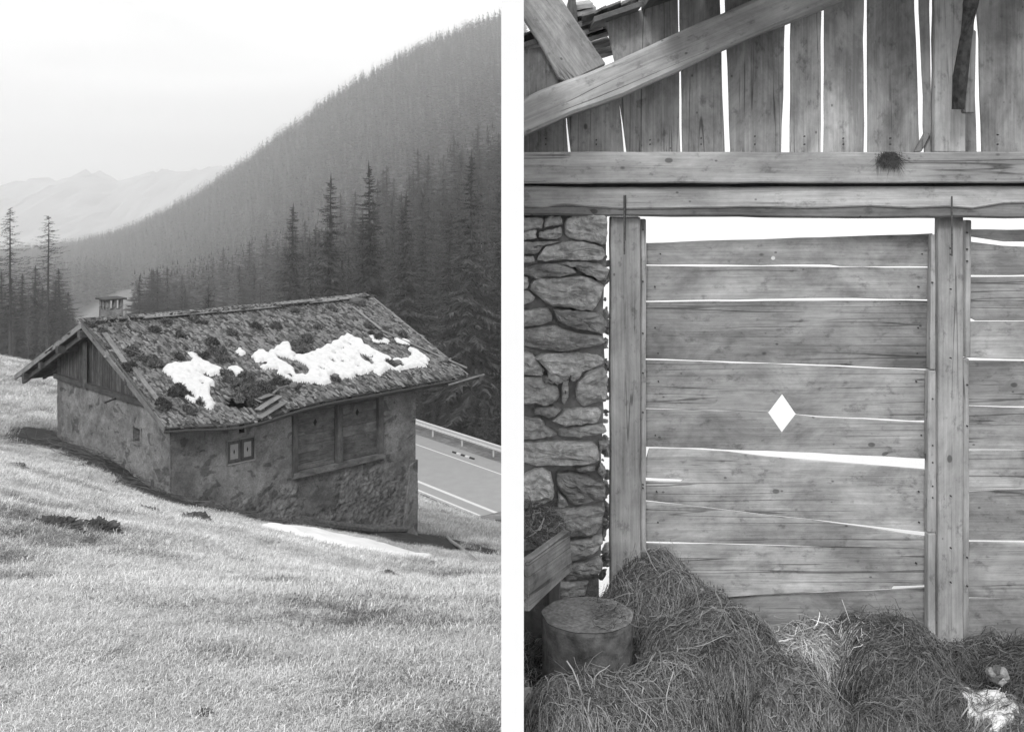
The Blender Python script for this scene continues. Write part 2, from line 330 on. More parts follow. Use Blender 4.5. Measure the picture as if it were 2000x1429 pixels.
# hut frame
H0=np.array([-9.62,29.8]); HA=np.array([.70711,.70711]); HB=np.array([-.70711,.70711])
def hut_st(x,y): dx=x-H0[0]; dy=y-H0[1]; return dx*HA[0]+dy*HA[1], dx*HB[0]+dy*HB[1]
def HU(s,t,z): return Vector((H0[0]+s*HA[0]+t*HB[0],H0[1]+s*HA[1]+t*HB[1],z))
S1,S2,T1,T2=.5,9.63,.75,8.72
def clump(x,y): return -.55*np.exp(-((x+3.7)/1.5)**2-((y-9.6)/1.6)**2)-.35*np.exp(-((x+8)/2.5)**2-((y-17)/3.5)**2)-.3*sst(x,-7,-3)*sst(y,36,42)+ fbm(x*1.0,y*1.0,1.9,4)*.7+fbm(x*.6+3,y*1.5,.5,4)*.55
def dirtmask(x,y):
    s,t=hut_st(x,y); dx=np.maximum(np.maximum(S1-s,s-S2),0); dy=np.maximum(np.maximum(T1-t,t-T2),0); d=np.hypot(dx,dy)
    wid=np.where(t<T1,2.3+1.3*sst(s,3.5,6.5),1.9); m=1-sst(d,wid*.8,wid*1.25)
    m=np.maximum(m,.85*(1-sst(d,2.5,5.5))*sst(s,7.5,10)*(y<52))
    return m
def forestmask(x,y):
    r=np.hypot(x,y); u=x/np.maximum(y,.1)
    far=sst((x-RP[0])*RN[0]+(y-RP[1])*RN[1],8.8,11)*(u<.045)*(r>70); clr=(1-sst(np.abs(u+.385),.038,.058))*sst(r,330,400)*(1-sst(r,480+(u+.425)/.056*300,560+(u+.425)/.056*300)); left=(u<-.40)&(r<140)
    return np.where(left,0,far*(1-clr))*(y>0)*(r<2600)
def addattr(o,name,vals):
    a=o.data.attributes.new(name,'FLOAT','POINT'); a.data.foreach_set('value',np.asarray(vals,np.float32))
addattr(ter,'dirt',np.maximum(dirtmask(V[:,0],V[:,1]),(1-sst(clump(V[:,0],V[:,1]),-1.0,-.62))*(np.hypot(V[:,0],V[:,1])<70))); uu=np.where(V[:,1]>.5,V[:,0]/np.maximum(V[:,1],.5),0)
addattr(ter,'snow',sst(uu,.035,.055)*(V[:,1]>5)); addattr(ter,'forest',forestmask(V[:,0],V[:,1]))  # snow: bright field added behind the barn to whiten its gaps
# distant mountains
def ridge(name,prof,Yd,zb,label,seed):
    prof=np.array(prof,float); px=np.linspace(prof[0,0],prof[-1,0],260); top=np.interp(px,prof[:,0],prof[:,1]); n=len(px); rows=9; V=[]
    rg=np.random.default_rng(seed); jag=np.convolve(rg.normal(0,5,n+20),np.ones(5)/5,'same')[10:-10]
    for k in range(rows):
        f=k/(rows-1); Yk=Yd+(1-abs(1-2*f))*0+f*1500*.6
        for j in range(n):
            zt=(HY-(top[j]+jag[j]*.6))/F*Yd; prof_h=math.sin(math.pi*min(f*1.25,1)/2) if f<=.8 else 1-(f-.8)*2
            z=zb+(zt-zb)*prof_h+rg.normal(0,6)*(0<f<.8); y=Yd-(1-min(f*1.25,1))*700+max(0,f-.8)*800; V.append(((px[j]-HX)/F*Yd,y,z))
    i=np.arange(rows-1)[:,None]*n+np.arange(n-1)[None]; Fq=np.stack([i,i+1,i+n+1,i+n],-1).reshape(-1,4)
    return tag(mknp(name,V,Fq,M['mount']),label,kind='structure')
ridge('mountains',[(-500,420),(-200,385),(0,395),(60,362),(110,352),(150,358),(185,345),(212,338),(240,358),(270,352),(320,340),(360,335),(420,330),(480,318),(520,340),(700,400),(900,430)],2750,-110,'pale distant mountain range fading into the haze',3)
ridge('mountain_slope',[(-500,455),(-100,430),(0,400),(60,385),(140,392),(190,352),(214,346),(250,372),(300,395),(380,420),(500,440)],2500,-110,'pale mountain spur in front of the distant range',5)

# ------------------------------------------------------------------ road
def ribbon(name,d0,d1,z,mat,t0=-60,t1=9,parent=None,label=None,kind=None):
    V=[];Fq=[]; ts=np.linspace(t0,t1,30)
    for t in ts:
        for d in (d0,d1): p=RP+RD*t+RN*d; V.append((p[0],p[1],z))
    Fq=[(2*i,2*i+1,2*i+3,2*i+2) for i in range(len(ts)-1)]
    return tag(mknp(name,V,Fq,mat,parent),label,kind=kind)
road=ribbon('road',-1.25,7.3,ROADZ,M['asphalt'],label='grey asphalt mountain road below the hut',kind='structure')
for d0,d1,nm in ((-.14,.14,'road_marking'),(5.42,5.56,'road_marking')): ribbon(nm,d0,d1,ROADZ+.006,M['paint'],parent=road)
kb=beam('kerb',(RP[0]+RD[0]*-60-RN[0]*1.25,RP[1]+RD[1]*-60-RN[1]*1.25,ROADZ+.02),(RP[0]+RD[0]*9-RN[0]*1.25,RP[1]+RD[1]*9-RN[1]*1.25,ROADZ+.02),.16,.14,M['paint'],bevel=.01); tag(kb,'pale concrete kerb along the near side of the road',kind='structure')
# guard rail
gd=7.9
def rp(t,d,z): p=RP+RD*t+RN*d; return Vector((p[0],p[1],z))
gr_=empty('guard_rail',rp(0,gd,ROADZ),'galvanised steel crash barrier along the far side of the road','guard rail')
prof=[(0,1.0),(-.09,.96),(-.09,.86),(-.01,.80),(-.01,.74),(-.09,.68),(-.09,.58),(0,.54)]
V=[];Fq=[]; ts=np.linspace(-60,9,24)
for t in ts:
    for d,z in prof: V.append(rp(t,gd+d-.02,ROADZ+z))
npf=len(prof)
Fq=[(i*npf+j,i*npf+j+1,(i+1)*npf+j+1,(i+1)*npf+j) for i in range(len(ts)-1) for j in range(npf-1)]
ro=mk('rail',V,Fq,M['galv'],gr_); so_=ro.modifiers.new('thick','SOLIDIFY'); so_.thickness=.02
t=-56.; 
while t<9:
    beam('post',rp(t+2.1,gd+.10,ROADZ-.1),rp(t+2.1,gd+.10,ROADZ+.9),.12,.10,M['galv'],gr_,bevel=.004); t+=4.0
bar=empty('striped_bar',rp(2,7,ROADZ),'black and white striped marker bar lying beside the guard rail','marker bar')
a0=hit(884,884,60,95); b0=hit(926,898,60,95); a0.z=b0.z=ROADZ+.05
for k in range(5): beam('stripe',a0.lerp(b0,k/5),a0.lerp(b0,(k+1)/5),.12,.1,M['black' if k%2==0 else 'paint'],bar,bevel=.004)

# ------------------------------------------------------------------ the stone hut
hut=empty('stone_hut',HU(5,5,-11),'old plastered stone hut with a snow patched shingle roof on the hillside','hut')
EZ,RZ=-6.77,-4.42; TR=5.55; SLEN=11.4
def roofz(s,t):
    z=EZ+(RZ-EZ)*(t/TR) if t<=TR else RZ-(RZ-EZ)*((t-TR)/TR)
    w=max(0,1-t/2.6) if t<TR else 0
    z-= .27*math.exp(-((s-2.4)/1.7)**2)*w
    z-= .05*math.sin(math.pi*s/SLEN)*(1 if t>=TR-1 else .5)
    return z
def RS(s,t,d=0): return HU(s,t,roofz(s,t)+d)
def roof_hit(px,py):
    # px -> (s,t) on the front roof plane
    dx=(px-HX)/F; dz=(HY-py)/F
    k=(RZ-EZ)/TR
    # t = ((x-H0)·HB), z=EZ+k t ; x=Y*dx,y=Y
    a=dx*HB[0]+HB[1]; b=-(H0@HB); Yv=(EZ+k*b)/(dz-k*a); return hut_st(dx*Yv,Yv)
def wallgrid(name,pf,u0,u1,z0,ztop,openings,step,out,rub=None,stain=None):
    us=sorted(set([round(v,3) for v in np.arange(u0,u1,step)]+[u1]+[o[i] for o in openings for i in (0,1)])); zs=sorted(set([round(v,3) for v in np.arange(z0,-4.3,step)]+[o[i] for o in openings for i in (2,3)]))
    V=[];idx={};ST=[];JT=[]
    def vid(i,j):
        if (i,j) in idx: return idx[(i,j)]
        u=us[i]; z=min(zs[j],ztop(u)); q=Vector((u,z,3.3))
        n=.030*mnoise.noise(q*1.3)+.018*mnoise.noise(q*4); jt=0
        if rub:
            k=rub(u,z)+.35*mnoise.noise(q*1.7)
            if k>0:
                qq=Vector((u*4.6+mnoise.noise(q*3)*.25,z*10.5+mnoise.noise(q*2.3)*.5,1.)); dd,_=mnoise.voronoi(qq); e=dd[1]-dd[0]; jt=max(0,1-e/.16)*min(1,k*2.2); n+=.045*min(1,k*2)*min(1,e*2.4)-.02
        V.append(pf(u,z)+out*n); ST.append(stain(u,z) if stain else 0); JT.append(jt); idx[(i,j)]=len(V)-1; return idx[(i,j)]
    Fc=[]
    for i in range(len(us)-1):
        for j in range(len(zs)-1):
            if zs[j]>=ztop((us[i]+us[i+1])/2): continue
            uc=(us[i]+us[i+1])/2; zc=(zs[j]+zs[j+1])/2
            if any(o[0]<uc<o[1] and o[2]<zc<o[3] for o in openings): continue
            Fc.append((vid(i,j),vid(i+1,j),vid(i+1,j+1),vid(i,j+1)))
    nrm=(V[Fc[0][1]]-V[Fc[0][0]]).cross(V[Fc[0][3]]-V[Fc[0][0]])
    if nrm.dot(out)<0: Fc=[f[::-1] for f in Fc]
    o=mk(name,V,Fc,M['plaster'],hut,smooth=True); addattr(o,'stain',ST); addattr(o,'joint',JT)
    return o
A3=Vector((HA[0],HA[1],0)); B3=Vector((HB[0],HB[1],0))
def st_long(s,z):
    n=mnoise.noise(Vector((s*1.6,z*1.6,7)))
    a=(4.75<s<6.5+.3*n and -10.6+.3*n<z<-9.3)*.75
    b=max(0,min(1,(2.4-s)/1.6+n*.8))*.55
    c=(9.0-.2*n>s>7.9+.4*n and -10.2+.4*n<z<-9.5+.2*n)*.35
    return max(a,b,c)
def rub_long(s,z): return max(0,min(1,(-9.35-z)/.4)) * (1 if s>4.2 else .35+max(0,(-9.2-z)*.35)) * (0 if (4.8<s<6.2 and z>-10.4) else 1) * (.15 if z>-10 and s>8.3 else 1)
topL=lambda s: roofz(s,T1)-.12
wallgrid('wall',lambda s,z:HU(s,T1,z),S1,S2,-13.2,topL,[(2.30,3.27,-8.37,-7.68),(2.72,2.9,-7.5,-7.22),(4.6,8.22,-9.22,-7.03)],.055,-B3,rub_long,st_long)
topG=lambda t: -6.48 if t>1.75 else roofz(0,t)-.16
def st_g(t,z):
    n=mnoise.noise(Vector((t*1.6,z*1.6,2))); return max(0,min(1,(1.6-t)/1.2+n*.9))*.5+ (t>8.3+.2*n)*.6
wallgrid('wall',lambda t,z:HU(S1,t,z),T1,T2,-11.5,topG,[(2.60,3.05,-7.75,-7.32)],.055,-A3,lambda t,z:max(0,(1.8-t)*.3+(-8.3-z)*.6),st_g)
wallgrid('wall',lambda t,z:HU(S2,t,z),T1,T2,-13.4,lambda t:roofz(5,t)-.15,[],.3,A3)
wallgrid('wall',lambda s,z:HU(s,T2,z),S1,S2,-13.2,lambda s:roofz(s,T2)-.15,[],.3,B3)
# buttress like lower step at the right corner
prism('corner_step',[HU(8.9,T1-.05,-13.2),HU(S2+.06,T1-.05,-13.2),HU(S2+.06,T1-.05,-9.55),HU(9.35,T1-.05,-9.7)],B3*.2,M['plaster'],hut,wob=.04,seg=.25)
def recess(name,pf,u0,u1,z0,z1,inn,dep,parent):
    c=[pf(u0,z0),pf(u1,z0),pf(u1,z1),pf(u0,z1)]; V=c+[p+inn*dep for p in c]
    return mk(name,V,[(0,1,5,4),(1,2,6,5),(2,3,7,6),(3,0,4,7),(4,5,6,7)],M['plaster'],parent)
PL=lambda s,z:HU(s,T1,z); PG=lambda t,z:HU(S1,t,z)
# little square window in the gable wall
wn=recess('window',PG,2.60,3.05,-7.75,-7.32,A3,.42,hut)
mk('pane',[PG(2.62,-7.73)+A3*.30,PG(3.03,-7.73)+A3*.30,PG(3.03,-7.34)+A3*.30,PG(2.62,-7.34)+A3*.30],[(0,1,2,3)],M['dark'],wn)
for a,b in (((2.60,-7.78),(3.05,-7.78)),): beam('sill',PG(*a)-A3*.01,PG(*b)-A3*.01,.12,.07,M['wood_pale'],wn)
for u in (2.555,3.095): beam('frame',PG(u,-7.8)-A3*.005,PG(u,-7.27)-A3*.005,.06,.09,M['plaster'],wn)
# small window with two painted shutters
w2=recess('window',PL,2.30,3.27,-8.37,-7.68,B3,.10,hut)
for u0,u1 in ((2.34,2.78),(2.80,3.23)):
    beam('shutter',HU((u0+u1)/2,T1+.03,-8.34),HU((u0+u1)/2,T1+.03,-7.71),u1-u0,.03,M['wood_hut'],w2,up=(-B3.x,-B3.y,0))
    cu=(u0+u1)/2; cz_=-8.03; fz=T1+.004
    D=[(cu,cz_+.10),(cu+.045,cz_),(cu,cz_-.10),(cu-.045,cz_)]
    q=[(u0+.09,-8.25),(cu,-8.25),(cu,cz_-.09),(cu-.03,cz_),(cu,cz_+.09),(cu,-7.80),(u0+.09,-7.80)]
    prism('panel',[HU(a,fz,b) for a,b in q],B3*.012,M['white2'] if 'white2' in M else M['wood_pale'],w2,grain=(0,0,1),bevel=0)
    q=[(u1-.09,-8.25),(u1-.09,-7.80),(cu+.001,-7.80),(cu+.001,cz_+.09),(cu+.03,cz_),(cu+.001,cz_-.09),(cu+.001,-8.25)]
    prism('panel',[HU(a,fz,b) for a,b in q],B3*.012,M['white2'] if 'white2' in M else M['wood_pale'],w2,grain=(0,0,1),bevel=0)
    mk('diamond_opening',[HU(cu-.04,fz+.008,cz_-.1),HU(cu+.04,fz+.008,cz_-.1),HU(cu+.04,fz+.008,cz_+.1),HU(cu-.04,fz+.008,cz_+.1)],[(0,1,2,3)],M['dark'],w2)
for u in (2.305,3.265): beam('frame',HU(u,T1-.01,-8.40),HU(u,T1-.01,-7.65),.05,.06,M['wood_pale'],w2)
for z in (-7.665,-8.385): beam('frame',HU(2.33,T1-.013,z),HU(3.24,T1-.013,z),.05,.05,M['wood_pale'],w2)
recess('wall_hole',PL,2.72,2.9,-7.5,-7.22,B3,.5,hut).data.materials[0]=M['dark']
# the wide hayloft closure: posts and boards with cut diamonds
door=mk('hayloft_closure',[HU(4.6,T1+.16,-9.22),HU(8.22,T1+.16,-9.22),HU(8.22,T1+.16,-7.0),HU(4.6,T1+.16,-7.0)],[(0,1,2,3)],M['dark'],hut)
for s0,s1,cut in ((4.78,6.27,-7.62),(6.50,7.98,-7.55)):
    zs=[-7.03,-7.24,cut,-7.95,-8.28,-8.52,-8.85,-9.05] ; cs=(s0+s1)/2+(.0 if s0<5 else -.05)
    for k in range(len(zs)-1):
        zt,zb=zs[k]-.004,zs[k+1]+.004; tl=random.uniform(-.012,.012)
        pts=[(s0,zb)]
        if zs[k+1]==cut: pts+=[(cs-.075,zb),(cs,zb+.14),(cs+.075,zb)]
        pts+=[(s1,zb),(s1,zt)]
        if zs[k]==cut: pts+=[(cs+.075,zt),(cs,zt-.14),(cs-.075,zt)]
        pts+=[(s0,zt)]
        prism('board',[HU(a,T1+.085+tl*.3,b) for a,b in pts],B3*.03,M['wood_shutter'],door,grain=A3,bevel=.003)
for s,w in ((4.68,.19),(6.385,.22),(8.07,.19)): beam('post',HU(s,T1+.0,-9.18),HU(s,T1+.0,-7.0),.17,w,M['wood_shutter'],door,up=(HA[0],HA[1],0))
beam('sill_beam',HU(4.6,T1-.02,-9.14),HU(8.22,T1-.02,-9.14),.22,.17,M['wood_shutter'],door)
beam('splinter',HU(7.0,T1-.03,-7.0),HU(6.85,T1-.06,-7.42),.05,.12,M['wood_hut'],door)
# snow line on the sill
# timber gable over the stone wall
k=0; t=2.05
while t<T2-.12:
    w=random.uniform(.13,.2); t2=min(t+w,T2-.1); zt=min(roofz(0.5,t),roofz(.5,t2))-.14
    if zt>-6.4: prism('gable_board',[HU(S1+.05,t+.008,-6.42-random.uniform(0,.05)),HU(S1+.05,t2-.008,-6.42-random.uniform(0,.05)),HU(S1+.05,t2-.008,roofz(.5,t2)-.14),HU(S1+.05,t+.008,roofz(.5,t)-.14)],A3*.03*random.uniform(1,1.6),M['wood_hut'],hut,grain=(0,0,1),bevel=.003)
    t=t2+random.uniform(.0,.012)
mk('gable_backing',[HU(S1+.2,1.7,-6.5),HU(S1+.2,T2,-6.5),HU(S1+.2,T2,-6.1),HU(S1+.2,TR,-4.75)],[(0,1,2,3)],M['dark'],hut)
beam('gable_beam',HU(S1-.02,1.5,-6.50),HU(S1-.02,T2+.1,-6.50),.16,.16,M['wood_hut'],hut,wob=.01,nseg=8)
beam('gable_post',HU(S1-.05,6.35,-6.62),HU(S1-.05,6.35,-5.1),.13,.14,M['wood_hut'],hut,up=(1,0,0))
beam('tie_bar',HU(S1-.35,4.3,-6.72),HU(S1+.1,4.3,-6.62),.05,.05,M['iron'],hut)
for t,dz in ((TR+.0,-.42),(7.25,-.36),(9.0,-.34)): 
    beam('purlin',HU(-.12 if t<9 else .0,t,roofz(0,t)+dz+.12),HU(1.6,t,roofz(0,t)+dz+.12),.2,.22,M['wood_hut'],hut,wob=.01,nseg=4)
beam('purlin',HU(-.05,10.3,roofz(0,10.3)-.22),HU(11.3,10.3,roofz(0,10.3)-.22),.18,.2,M['wood_hut'],hut)
for sgn,(ta,tb) in ((1,(TR,.35)),(1,(TR,10.9))):
    beam('rafter',RS(.2,ta,-.24),RS(.2,tb,-.24),.12,.16,M['wood_hut'],hut)
    beam('bargeboard',RS(-.02,ta,-.02),RS(-.02,tb+(-.3 if tb<1 else .2),-.02),.05,.17,M['wood_pale'],hut,wob=.008,nseg=6)
    beam('bargeboard',RS(11.42,ta,-.04),RS(11.42,tb+(-.3 if tb<1 else .2),-.04),.05,.17,M['wood_pale'],hut,wob=.008,nseg=6)
for kx in range(10):
    s=.9+kx*1.12
    for side in (0,1):
        a=(.15,TR) if side==0 else (TR,10.9)
        if s>9.9 or side: beam('rafter',RS(s,a[0],-.18),RS(s,a[1],-.18),.1,.13,M['wood_hut'],hut)
        else: beam('rafter',RS(s,a[0],-.18),RS(s,1.4,-.18),.1,.13,M['wood_hut'],hut)
# decking under the shingles, with the broken hole near the eave
HOLE=[roof_hit(*p) for p in ((440,764),(498,770),(497,790),(442,786))]
def inpoly(x,y,poly):
    x=np.asarray(x,float); y=np.asarray(y,float); r=np.zeros(x.shape,bool); n=len(poly)
    for i in range(n):
        x1,y1=poly[i];x2,y2=poly[(i+1)%n]; c=((y1>y)!=(y2>y))&(x<(x2-x1)*(y-y1)/(y2-y1+1e-12)+x1); r^=c
    return r
BARE=[roof_hit(*p) for p in ((497,795),(500,806),(552,797),(556,790),(522,762),(505,772))]
for side in (0,1):
    k=0; t=.06
    while t<TR-.02:
        t2=min(t+.26,TR); ta,tb=(t,t2-.012) if side==0 else (2*TR-t2+.012,2*TR-t)
        for sa,sb in ((0.02,1.9),(1.91,3.4),(3.41,7.3),(7.31,SLEN-.02)):
            cc=((sa+sb)/2,(ta+tb)/2)
            if side==0 and 1.5<cc[0]<3.4 and any(inpoly(np.array([u]),np.array([cc[1]]),HOLE)[0] for u in np.linspace(sa,sb,7)): continue
            n=6; V=[];Fc=[]
            for q in range(n+1):
                s=sa+(sb-sa)*q/n
                for tt,dz in ((ta,0),(tb,0),(tb,-.03),(ta,-.03)): V.append(RS(s,tt,dz-.01))
            for q in range(n):
                for w in range(4): Fc.append((q*4+w,q*4+(w+1)%4,q*4+4+(w+1)%4,q*4+4+w))
            Fc+=[(3,2,1,0),(n*4,n*4+1,n*4+2,n*4+3)]
            mk('roof_board',V,[f[::-1] for f in Fc],M['wood_hut'],hut,grain=A3)
        t=t2
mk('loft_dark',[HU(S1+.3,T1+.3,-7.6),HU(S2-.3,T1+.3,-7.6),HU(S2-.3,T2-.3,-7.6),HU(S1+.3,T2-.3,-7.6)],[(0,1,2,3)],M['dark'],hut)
# bare boards beside the hole and the torn eave
for k,(a,b) in enumerate((((505,772),(530,768)),((503,790),(545,772)),((506,803),(556,783)))):
    s0,t0=roof_hit(*a); s1,t1=roof_hit(*b); p=RS(s0,max(t0,.02),.06); q=RS(s1,t1,.09)
    beam('torn_board',p,q,.26,.03,M['wood_pale'],hut,wob=.006,nseg=2)
# fascia beam / gutter pole along the eave
pts=[RS(s,-.06,-.05) for s in np.linspace(-.1,11.5,16)]
tube('eave_pole',pts,.04,M['soot'],hut,n=7,rough=.3)
pts=[RS(s,.12,-.2) for s in np.linspace(2.9,11.3,12)]; pts.append(HU(12.0,.1,roofz(11.3,.1)-.16))
tube('eave_beam',pts,.065,M['wood_hut'],hut,n=6,rough=.2)
tube('loose_pole',[HU(10.4,-.1,-6.95),HU(12.1,-.1,-6.80)],.035,M['wood_pale'],hut,n=5)
# shingles
SNOWP=[[(317,725),(324,719),(341,713),(369,713),(378,704),(367,690),(388,697),(399,709),(439,723),(434,730),(398,734),(420,744),(409,754),(412,767),(420,781),(416,791),(400,788),(381,784),(364,774),(362,760),(350,753),(336,741)],
 [(444,720),(452,716),(465,718),(483,728),(472,739),(448,727)],[(462,688),(466,681),(475,681),(481,688),(474,696),(466,695)],
 [(492,698),(500,688),(533,686),(545,674),(569,670),(579,686),(614,688),(642,676),(659,666),(679,655),(707,668),(711,676),(732,688),(764,702),(797,704),(805,696),(797,682),(809,686),(839,704),(833,718),(801,720),(780,727),(760,722),(740,737),(728,725),(699,737),(659,745),(634,753),(602,749),(577,747),(553,735),(541,729),(545,722),(517,722),(500,712)],
 [(722,657),(738,660),(763,668),(758,672),(730,671)],[(770,662),(785,664),(803,670),(800,676),(775,672)],[(841,686),(848,689),(846,691)]]
SNOWH=[[(537,696),(556,700),(575,705),(600,715),(606,728),(596,735),(578,735),(572,722),(560,712),(545,706)],[(566,672),(585,668),(612,676),(614,690),(590,698),(570,690)],[(700,690),(722,700),(735,712),(720,714),(706,702)],[(752,712),(772,706),(790,716),(770,722)],[(648,690),(656,688),(660,694),(650,696)],[(643,738),(655,730),(662,742),(652,748)],[(668,706),(678,712),(668,712)],[(500,708),(522,708),(520,716),(503,716)]]
SH=[];bases=[]
def shingle_mesh(seed):
    rg=random.Random(seed); L_=.20+rg.random()*.15; w=.048+rg.random()*.065; th=.012+rg.random()*.012
    x=[0,-L_*.5,-L_]; V=[]
    for i,xx in enumerate(x):
        ww=w*(.85+.25*rg.random())/2
        off=rg.uniform(-.008,.008); V+=[(xx+rg.uniform(-.03,.03)*(i==2),-ww+off,0),(xx+rg.uniform(-.03,.03)*(i==2),ww+off,0),(xx,ww+off,th),(xx,-ww+off,th)]
    Fc=[]
    for i in range(2):
        for j in range(4): Fc.append((i*4+j,i*4+(j+1)%4,i*4+4+(j+1)%4,i*4+4+j))
    Fc+=[(0,3,2,1),(8,9,10,11)]
    return np.array(V),np.array(Fc)
protos=[shingle_mesh(i) for i in range(10)]; pm=[]
for i,(v,f) in enumerate(protos):
    me=bpy.data.meshes.new('shingle'); me.from_pydata([tuple(a) for a in v],[],[tuple(a) for a in f]); me.materials.append(M['shingle1']); pm.append(me)
# local shingle x points up the slope; origin at its upper end
rows=54; place=[]
for side in (0,1):
    for r_ in range(rows if side==0 else 22):
        t=.0+(TR+.12)*(r_+.0)/(rows if side==0 else 22)
        s=.02+random.uniform(0,.06)
        while s<SLEN:
            w=random.uniform(.05,.095)*(1 if side==0 else 1.8)
            tt=t+random.gauss(0,.035); rz=random.gauss(0,.2)+.1; tilt=max(-.02,random.gauss(.10,.09))
            if random.random()<.09: rz+=random.gauss(0,.7); tilt+=.12
            if random.random()<.035: s+=w; continue
            if side==0 and (inpoly(np.array([s]),np.array([tt+.1]),HOLE)[0] or inpoly(np.array([s]),np.array([tt+.05]),BARE)[0]): s+=w; continue
            place.append((side,s,tt,rz,tilt,random.randrange(10))); s+=w
def shM(side,s,t,rz,tilt):
    tu=t+.30; tu=min(tu,TR+.3); 
    if side==0:
        o=HU(s,tu,EZ+(RZ-EZ)*tu/TR+(roofz(s,min(max(t,0),TR-.01))-(EZ+(RZ-EZ)*min(max(t,0),TR-.01)/TR))+.03); up=Vector((HB[0],HB[1],(RZ-EZ)/TR))
    else:
        o=HU(s,2*TR-tu,EZ+(RZ-EZ)*tu/TR+.03); up=Vector((-HB[0],-HB[1],(RZ-EZ)/TR))
    x=up.normalized(); y=A3.copy() if side==1 else -A3; z=x.cross(y)
    if z.z<0: y=-y; z=x.cross(y)
    Mx=Matrix((x,y,z)).transposed().to_4x4(); Mx.translation=o
    return Mx@Matrix.Rotation(rz,4,'Z')@Matrix.Rotation(-tilt*.0+ -tilt,4,'Y')
front=[p for p in place if p[0]==0]
front.sort(key=lambda p:(p[2]+p[1]*.12)); own=set(id(p) for p in front[:300])
VV=[];FF=[];o_=0
for p in place:
    Mx=shM(*p[:5])
    if id(p) in own:
        o=bpy.data.objects.new('shingle',pm[p[5]]); link(o,hut,Mx); continue
    v,f=protos[p[5]]; A=np.array(Mx); VV.append(v@A[:3,:3].T+A[:3,3]); FF.append(f+o_); o_+=len(v)
sh=mknp('shingles',np.concatenate(VV),np.concatenate(FF),M['shingle'],hut); sh['kind']='stuff'
# battens nailed over the verge, ridge boards
def rb(a,b,w=.13,mat='wood_pale',dz=.1,name='batten'):
    s0,t0=roof_hit(*a); s1,t1=roof_hit(*b); beam(name,RS(s0,t0,dz),RS(s1,t1,dz),w,.035,M[mat],hut,wob=.01,nseg=4)
rb((204,656),(244,714),.17); rb((258,720),(321,802),.15); rb((160,634),(206,690),.08,'wood_hut',.12); rb((214,694),(300,806),.06,'wood_hut',.10)
rb((688,604),(745,650),.1,dz=.14); rb((745,650),(912,724),.12,dz=.1)
for s0,s1,dz in ((2.0,4.6,.10),(4.8,7.2,.08),(7.0,8.6,.15),(8.4,10.6,.10)):
    beam('ridge_board',HU(s0,TR-.1,roofz(s0,TR)+dz),HU(s1,TR-.08,roofz(s1,TR)+dz),.2,.03,M['wood_pale'],hut,wob=.02,nseg=5,up=(-.35*HB[0],-.35*HB[1],1))
# chimney
CH=HU(1.37,6.5,0); ch=mk('chimney',[Vector((0,0,0))]*3,[],None,hut,origin=(CH.x,CH.y,-5.2)) 
def cbox(name,cx,cy,hx,hy,z0,z1,mat,par):
    c=[CH+A3*(cx+dx*hx)+B3*(cy+dy*hy) for dx,dy in((-1,-1),(1,-1),(1,1),(-1,1))]; V=[(p.x,p.y,z0) for p in c]+[(p.x,p.y,z1) for p in c]
    return mk(name,V,[(3,2,1,0),(4,5,6,7),(0,1,5,4),(1,2,6,5),(2,3,7,6),(3,0,4,7)],mat,par,bevel=.012)
cbox('stack',0,0,.28,.30,-5.4,-4.12,M['plaster'],ch)
for dx,dy in ((-1,-1),(1,-1),(1,1),(-1,1),(0,-1),(-1,0)): cbox('pillar',dx*.22,dy*.24,.06 if dx else .05,.06 if dy else .05,-4.117,-3.80,M['plaster'],ch)
cbox('cap',0,0,.37,.39,-3.797,-3.74,M['wood_hut'],ch)
